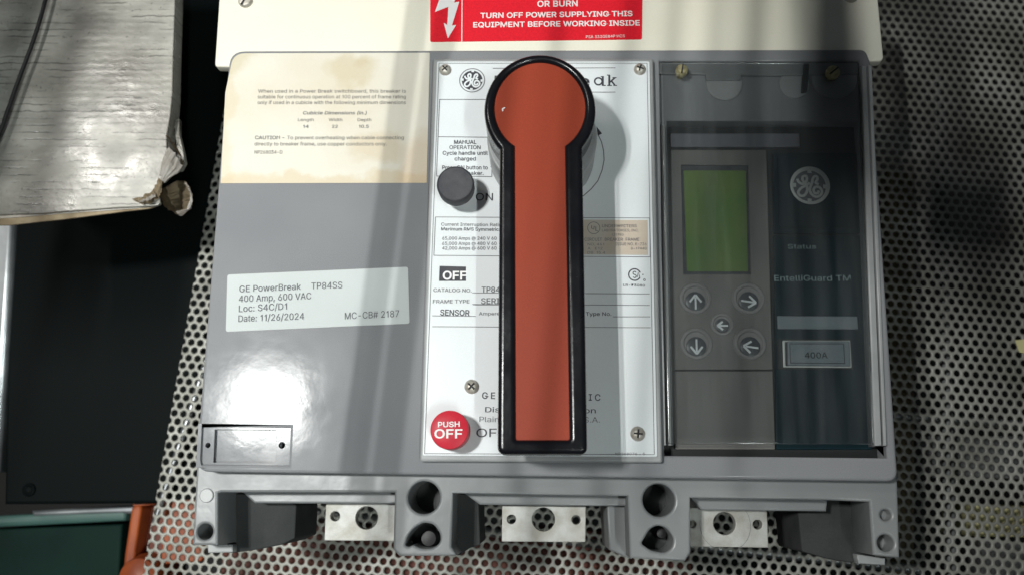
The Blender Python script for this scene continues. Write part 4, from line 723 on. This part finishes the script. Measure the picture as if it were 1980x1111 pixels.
# keys: raised ring, dark cap, pale arrow
def key(u, v, ang, r=24, bent=False):
    k = rpx(TZ); c = P(u, v, TZ).xy
    rg = lathe('key', M['keyring'], tu, c, [(r * 1.32 * k, TZ), (r * 1.22 * k, TZ + .0007), (r * 1.02 * k, TZ + .0008), (r * .92 * k, TZ + .0001)], 36)
    c = P(u, v + (6 if r > 20 else 2), TZ).xy
    lathe('key_cap', M['keycap'], rg, c, [(r * .80 * k, TZ - .0003), (r * .78 * k, TZ + .0008), (r * .60 * k, TZ + .0012)], 30)
    a = math.radians(ang); d = Vector((math.cos(a), math.sin(a))); n = Vector((-d.y, d.x)); c = c - Vector((0, 1.0 * k)); s = r * .62 * k; z = TZ + .0014
    S = [([c - d * s, c + d * s * .6], 3.6 * k), ([c + n * s * .75 - d * s * .05, c + d * s * .9], 4 * k), ([c - n * s * .75 - d * s * .05, c + d * s * .9], 4 * k)]
    ribbons('printed_arrow', M['keyink'], rg, S, z)
key(1344, 577, 90); key(1447, 577, -8); key(1346, 664, -90); key(1450, 664, 172); key(1396, 627, 180, 17)
plate('name_strip', M['plug'], tu, rnd(pp([(1502, 611), (1656, 612), (1658, 637), (1503, 636)], TZ), .0004), TZ + .0012, .003, bev=.0003)
text('PowerBreak Plug', M['dimtext'], tu, (1530, 631), (1630, 632), 9, TZ + .0012, .0)
plate('plug_socket', M['tripblack'], tu, rnd(pp([(1501, 655), (1644, 655), (1650, 714), (1503, 713)], TZ), .0006), TZ + .0004, .002)
plate('plug_frame', M['badge'], tu, rnd(pp([(1512, 658), (1643, 658), (1646, 711), (1514, 710)], TZ), .0006), TZ + .0010, .002, [pp([(1517, 661), (1640, 661), (1642, 708), (1518, 707)], TZ)], bev=.0003)
plg = plate('rating_plug', M['plug'], tu, rnd(pp([(1521, 660), (1640, 660), (1642, 708), (1522, 707)], TZ), .0006), TZ + .0022, .004, bev=.0005)
text('400A', M['tripblack'], plg, (1556, 692), (1600, 692), 11, TZ + .0022, .01)
box_lines('printed_border', [(1527, 664), (1631, 664), (1633, 702), (1528, 701)], 1.2, 'tripblack', TZ + .0022, plg)

# clear smoked window with its moulded pads
win = plate('clear_window', M['clear'], br, rnd(pp([(1277, 121), (1659, 121), (1690, 858), (1291, 858)], F), .001), F + .0012, .0016, bev=.0005)
for (u, v, rr_) in ((1400, 163, 35), (1535, 165, 29), (1612, 152, 44)):
    plate('moulded_pad', M['greyrail'], br, pcirc(u, v, rr_, RZ, 40), RZ + .0010, .0016, bev=.0004)
def ringpad(u, v, r, z, start=0, end=360):
    k = rpx(z); return ribbons('moulded_ring', M['greyrail'], br, [(arc(P(u, v, z).xy, r * k, start, end, 10), 1.0 * k)], RZ + .0003)
for (u, v, r, ang) in ((1319, 134, 12.5, 80), (1612, 138, 14, 40)):
    z = F + .004; c = P(u, v, z).xy; R_ = r * rpx(z)
    s = lathe('screw', M['brass'], br, c, [(R_ * .55, RZ), (R_ * .55, z - .003), (R_, z - .0028), (R_ * .98, z - .0006), (R_ * .7, z + .0003), (R_ * .2, z + .0006)], 24)
    d = Vector((math.cos(math.radians(ang)), math.sin(math.radians(ang))))
    ribbons('screw_slot', M['slot'], s, [([c - d * R_ * .85, c + d * R_ * .85], R_ * .22)], z + .0008)
plate('spring_clip', M['tripblack'], br, pp([(1556, 122), (1566, 122), (1562, 175), (1552, 176)], F), RZ + .003, .003)
plate('upper_step', M['grey2'], br, pp([(1270, 112), (1664, 112), (1665, 140), (1500, 143), (1436, 142), (1434, 152), (1368, 152), (1366, 140), (1270, 139)], F), RZ + .0018, .004, bev=.0005)
pass

# ------------------------------------------------------------------ things left of the shelf
cab = empty('black_cabinet'); tag(cab, 'black metal cabinet left of the perforated shelf, below the torn cardboard', 'cabinet')
ZC = -.02
plate('top_panel', M['cabinet'], cab, pp([(36, -300), (700, -300), (700, 972), (330, 972), (8, 974)], ZC), ZC, .25, bev=.002)
plate('support_block', M['cabinet'], cab, pp([(-60, -200), (95, -200), (95, 275), (-60, 275)], .072), .072, .091, bev=.001)
plate('side_rail', M['rail'], cab, pp([(-60, -300), (36, -300), (34, 440), (3, 912), (-60, 912)], ZC), ZC + .004, .02, bev=.004)
lathe('screw', M['cabinet'], cab, P(57, 946, ZC).xy, [(.0042, ZC), (.004, ZC + .0012), (.003, ZC + .0018), (.0016, ZC + .0008)])
rail = plate('metal_rail', M['rail'], None, pp([(60, 986), (310, 972), (330, 978), (330, 990), (62, 998)], -.05), -.05, .012, bev=.002)
tag(rail, 'thin bright metal rail between the black cabinet and the green box', 'rail')
gb = empty('green_box'); tag(gb, 'dark green metal box in the bottom left corner of the photo', 'box')
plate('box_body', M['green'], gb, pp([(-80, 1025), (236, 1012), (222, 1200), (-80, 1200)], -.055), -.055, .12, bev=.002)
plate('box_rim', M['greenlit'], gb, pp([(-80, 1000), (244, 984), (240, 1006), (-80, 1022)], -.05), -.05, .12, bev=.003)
ob = empty('orange_bracket'); tag(ob, 'orange painted bracket reaching under the left end of the perforated shelf', 'bracket')
plate('back_plate', M['rust'], ob, pp([(262, 978), (312, 976), (340, 1010), (330, 1160), (262, 1160)], -.045), -.045, .01, bev=.001)
plate('raised_flange', M['orangepaint'], ob, rnd(pp([(254, 978), (268, 973), (274, 980), (262, 1060), (252, 1160), (232, 1160), (240, 1070)], -.03), .002), -.03, .02, bev=.002)
plate('top_flange', M['orangepaint'], ob, rnd(pp([(254, 974), (300, 971), (301, 975), (262, 978)], -.03), .001), -.03, .02, bev=.001)
lathe('boss', M['orangepaint'], ob, P(262, 1118, -.025).xy, [(.015, -.06), (.0145, -.035), (.012, -.028), (.006, -.025), (.001, -.0245)])
plate('foot_plate', M['orangepaint'], ob, rnd(pp([(320, 962), (395, 958), (392, 1085), (310, 1090)], -.02), .003), -.02, .006, bev=.001)

# cardboard
cb = empty('cardboard_box'); tag(cb, 'worn whitish corrugated cardboard box with a torn corner, upper left', 'box')
ZK = .085
random.seed(3)
edge = [(340, -120), (338, 0), (336, 60), (334, 120), (333, 180), (329, 225), (322, 262), (322, 285), (329, 300), (340, 308), (347, 320), (345, 331), (330, 340), (318, 352), (312, 349), (306, 358), (308, 366), (306, 376), (310, 394), (300, 398), (230, 401), (150, 407), (80, 413), (30, 414), (-90, 420), (-90, -120)]
plate('top_panel', M['card'], cb, pp(edge, ZK), ZK, .0022, bev=.0005)
plate('side_panel', M['card'], cb, pp([(300, -120), (340, -120), (338, 0), (336, 60), (334, 120), (333, 180), (329, 225), (322, 262), (322, 282), (300, 282)], ZK), ZK - .0022, .0105, bev=.0003)
plate('side_panel', M['card'], cb, pp([(338, 235), (349, 232), (349, 262), (357, 296), (360, 316), (352, 330), (342, 332), (338, 318), (346, 300)], ZK - .010), ZK - .008, .004, bev=.0003)
plate('kraft_layer', M['kraft'], cb, rnd(pp([(-90, 404), (60, 404), (200, 396), (260, 385), (296, 376), (309, 390), (312, 396), (290, 404), (240, 410), (130, 424), (20, 436), (-90, 437)], ZK - .004), .001), ZK - .0032, .0014, bev=.0003)
plate('kraft_layer', M['paper'], cb, rnd(pp([(-90, 404), (60, 404), (200, 396), (300, 380), (311, 396), (290, 401), (210, 407), (120, 413), (40, 420), (-90, 428)], ZK - .0025), .001), ZK - .0024, .0005, bev=.0001)
# torn, curled flap at the corner
def flap(name, m, ctrl, thick=.0006, seed=1):
    rng = random.Random(seed); bm = bmesh.new(); grid = []
    for row in ctrl:
        pts = spline([tuple(P(u, v, z)) for u, v, z in row], 6); grid.append([bm.verts.new(p + Vector((rng.uniform(-1, 1), rng.uniform(-1, 1), rng.uniform(-1, 1))) * .0006) for p in pts])
    for a, b in zip(grid, grid[1:]):
        for k in range(len(a) - 1): bm.faces.new((a[k], a[k + 1], b[k + 1], b[k]))
    bmesh.ops.solidify(bm, geom=bm.faces[:], thickness=thick)
    me = bpy.data.meshes.new(name); bm.to_mesh(me); bm.free(); return link(name, me, m, cb)
flap('torn_flap', M['kraft'], [[(308, 372, .074), (313, 388, .072), (322, 402, .070), (338, 413, .070)], [(322, 362, .060), (326, 382, .058), (334, 398, .060), (348, 414, .066)],
      [(344, 350, .060), (346, 372, .058), (350, 396, .062), (358, 415, .070)], [(356, 350, .074), (362, 368, .076), (366, 388, .078), (363, 408, .078)], [(358, 352, .082), (369, 368, .084), (371, 388, .084), (368, 404, .082)]])
flap('torn_flap', M['paper'], [[(357, 351, .0825), (364, 362, .084)], [(366, 366, .0845), (370, 376, .085)], [(368, 384, .0845), (371.5, 390, .085)], [(362, 405, .082), (369, 404, .0835)], [(340, 411, .074), (350, 417, .076)]], .0004, 4)
flap('torn_flap', M['paper'], [[(326, 284, .0862), (340, 300, .0868), (352, 322, .086)], [(318, 300, .0868), (330, 316, .0885), (343, 334, .0865)], [(313, 318, .0866), (320, 330, .0885), (328, 343, .087)], [(309, 338, .0860), (312, 346, .087), (319, 353, .0865)]], .0005, 2)
flap('torn_edge', M['kraft'], [[(321, 262, .0862), (330, 276, .086), (343, 296, .085), (352, 318, .084)], [(326, 262, .083), (335, 277, .082), (349, 298, .080), (357, 318, .080)]], .0008, 6)
flap('torn_edge', M['kraft'], [[(255, 386, .0862), (280, 377, .0875), (300, 360, .087), (308, 344, .0865)], [(262, 391, .0862), (285, 386, .089), (303, 371, .088), (313, 352, .0865)], [(275, 396, .0862), (292, 393, .087), (306, 384, .0865), (312, 372, .0855)]], .0006, 5)
flap('torn_edge', M['paper'], [[(266, 388, .0885), (284, 383, .090), (298, 374, .089)], [(272, 391, .0885), (288, 387, .0905), (299, 380, .089)]], .0003, 8)
cord = tube('cable', M['rubber'], None, [tuple(p) for p in spline([tuple(P(u, v, .092)) for u, v in ((100, -60), (88, 0), (66, 75), (36, 155), (4, 245), (-30, 330))], 6)], .0011)
tag(cord, 'thin black cable lying diagonally across the cardboard box', 'cable')

# ------------------------------------------------------------------ things seen through the shelf's holes
def under(name, m, pts, z, th, label, cat, bev=.001):
    o = plate(name, M[m], None, pp(pts, z), z, th, bev=bev); tag(o, label, cat); return o
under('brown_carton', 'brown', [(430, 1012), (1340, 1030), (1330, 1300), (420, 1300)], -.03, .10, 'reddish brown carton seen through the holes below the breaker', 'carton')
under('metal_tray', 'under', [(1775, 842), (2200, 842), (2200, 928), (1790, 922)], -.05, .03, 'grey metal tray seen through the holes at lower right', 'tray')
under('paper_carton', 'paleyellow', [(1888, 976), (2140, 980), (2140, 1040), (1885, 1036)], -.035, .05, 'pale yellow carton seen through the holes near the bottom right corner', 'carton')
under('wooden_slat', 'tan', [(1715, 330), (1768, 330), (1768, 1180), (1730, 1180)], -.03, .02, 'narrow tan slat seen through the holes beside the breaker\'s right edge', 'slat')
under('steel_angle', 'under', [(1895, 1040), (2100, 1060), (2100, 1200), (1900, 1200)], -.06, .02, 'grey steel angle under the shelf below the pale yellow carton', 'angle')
r1 = tube('steel_rod', M['rail'], None, [P(1330, 1052, -.02), P(1780, 1100, -.02)], .003); tag(r1, 'steel rod seen through the holes below the breaker\'s right terminal', 'rod')
r2 = tube('steel_rod', M['rail'], None, [P(1700, 800, -.02), P(2120, 832, -.02)], .003); tag(r2, 'steel rod seen through the holes right of the breaker, above the grey tray', 'rod')
r3 = tube('steel_rod', M['under'], None, [P(1815, 150, -.015), P(1840, 1180, -.015)], .0035); tag(r3, 'long grey rod running up under the shelf right of the breaker', 'rod')
r4 = tube('steel_rod', M['rail'], None, [P(462, 500, -.012), P(300, 1010, -.012)], .0022); tag(r4, 'bright rod under the shelf\'s left border, beside the breaker', 'rod')
r5 = tube('steel_rod', M['rail'], None, [P(560, 985, -.02), P(1330, 1070, -.02)], .0028); tag(r5, 'bright steel rod under the shelf below the breaker\'s middle terminal', 'rod')
tg = plate('paper_tag', M['paleyellow'], None, pp([(1963, 657), (2010, 652), (2012, 690), (1971, 680)], .002), .002, .0004); tag(tg, 'small pale yellow paper tag at the right edge of the perforated shelf', 'tag')

# ------------------------------------------------------------------ unseen rack over the light path throws the shadow bands; wide blockers are added
rk = empty('overhead_rack'); tag(rk, 'dark wire rack above the shelf whose bars throw the vertical shadow bands', 'rack')
ZR = .64; colv = Vector((math.cos(math.radians(90) + TH * -0 - math.radians(4.85)), math.sin(math.radians(90) - math.radians(4.85)), 0))
def shade_bar(u, v, z, width, up=.5, down=.5, lampos=L1, zr=ZR):
    s = P(u, v, z); c = s + (lampos - s) * ((zr - z) / (lampos.z - z)); k = 1 - (zr - z) / (lampos.z - z)
    n = Vector((colv.y, -colv.x, 0)) * width * k / 2
    a = c + colv * up * k; b = c - colv * down * k
    me = bpy.data.meshes.new('bar'); q4 = [a - n, a + n, b + n, b - n]
    me.from_pydata([tuple(p) for p in q4] + [tuple(p + Vector((0, 0, .004))) for p in q4], [], [(3, 2, 1, 0), (4, 5, 6, 7), (0, 1, 5, 4), (1, 2, 6, 5), (2, 3, 7, 6), (3, 0, 4, 7)])
    link('bar', me, M['rubber'], rk)
shade_bar(802, 500, F, .0068, zr=.38, lampos=L1B); shade_bar(776, 500, F, .0026, zr=.38, lampos=L1B)
shade_bar(1450, 60, F, .0055, .3, .23, lampos=L1B); shade_bar(1535, 60, F, .0075, .3, .14, lampos=L1B)
shade_bar(1088, 400, F + .05, .0062, .3, .3, zr=.60, lampos=L1B)
for LL in (L1B, L2, L3):  # unseen wide blockers added to darken the shelf and board at right
    shade_bar(1622, 60, F, .028, .3, .10, lampos=LL)
    shade_bar(1945, 400, 0, .105, .050, .060, lampos=LL)
    shade_bar(1790, 60, 0, .050, .2, .070, lampos=LL, zr=.66)
shade_bar(45, 200, .085, .085, .3, .1, lampos=L1B); shade_bar(40, 200, .085, .05, .3, .1, lampos=L2)  # wide blockers added to darken the left part of the cardboard
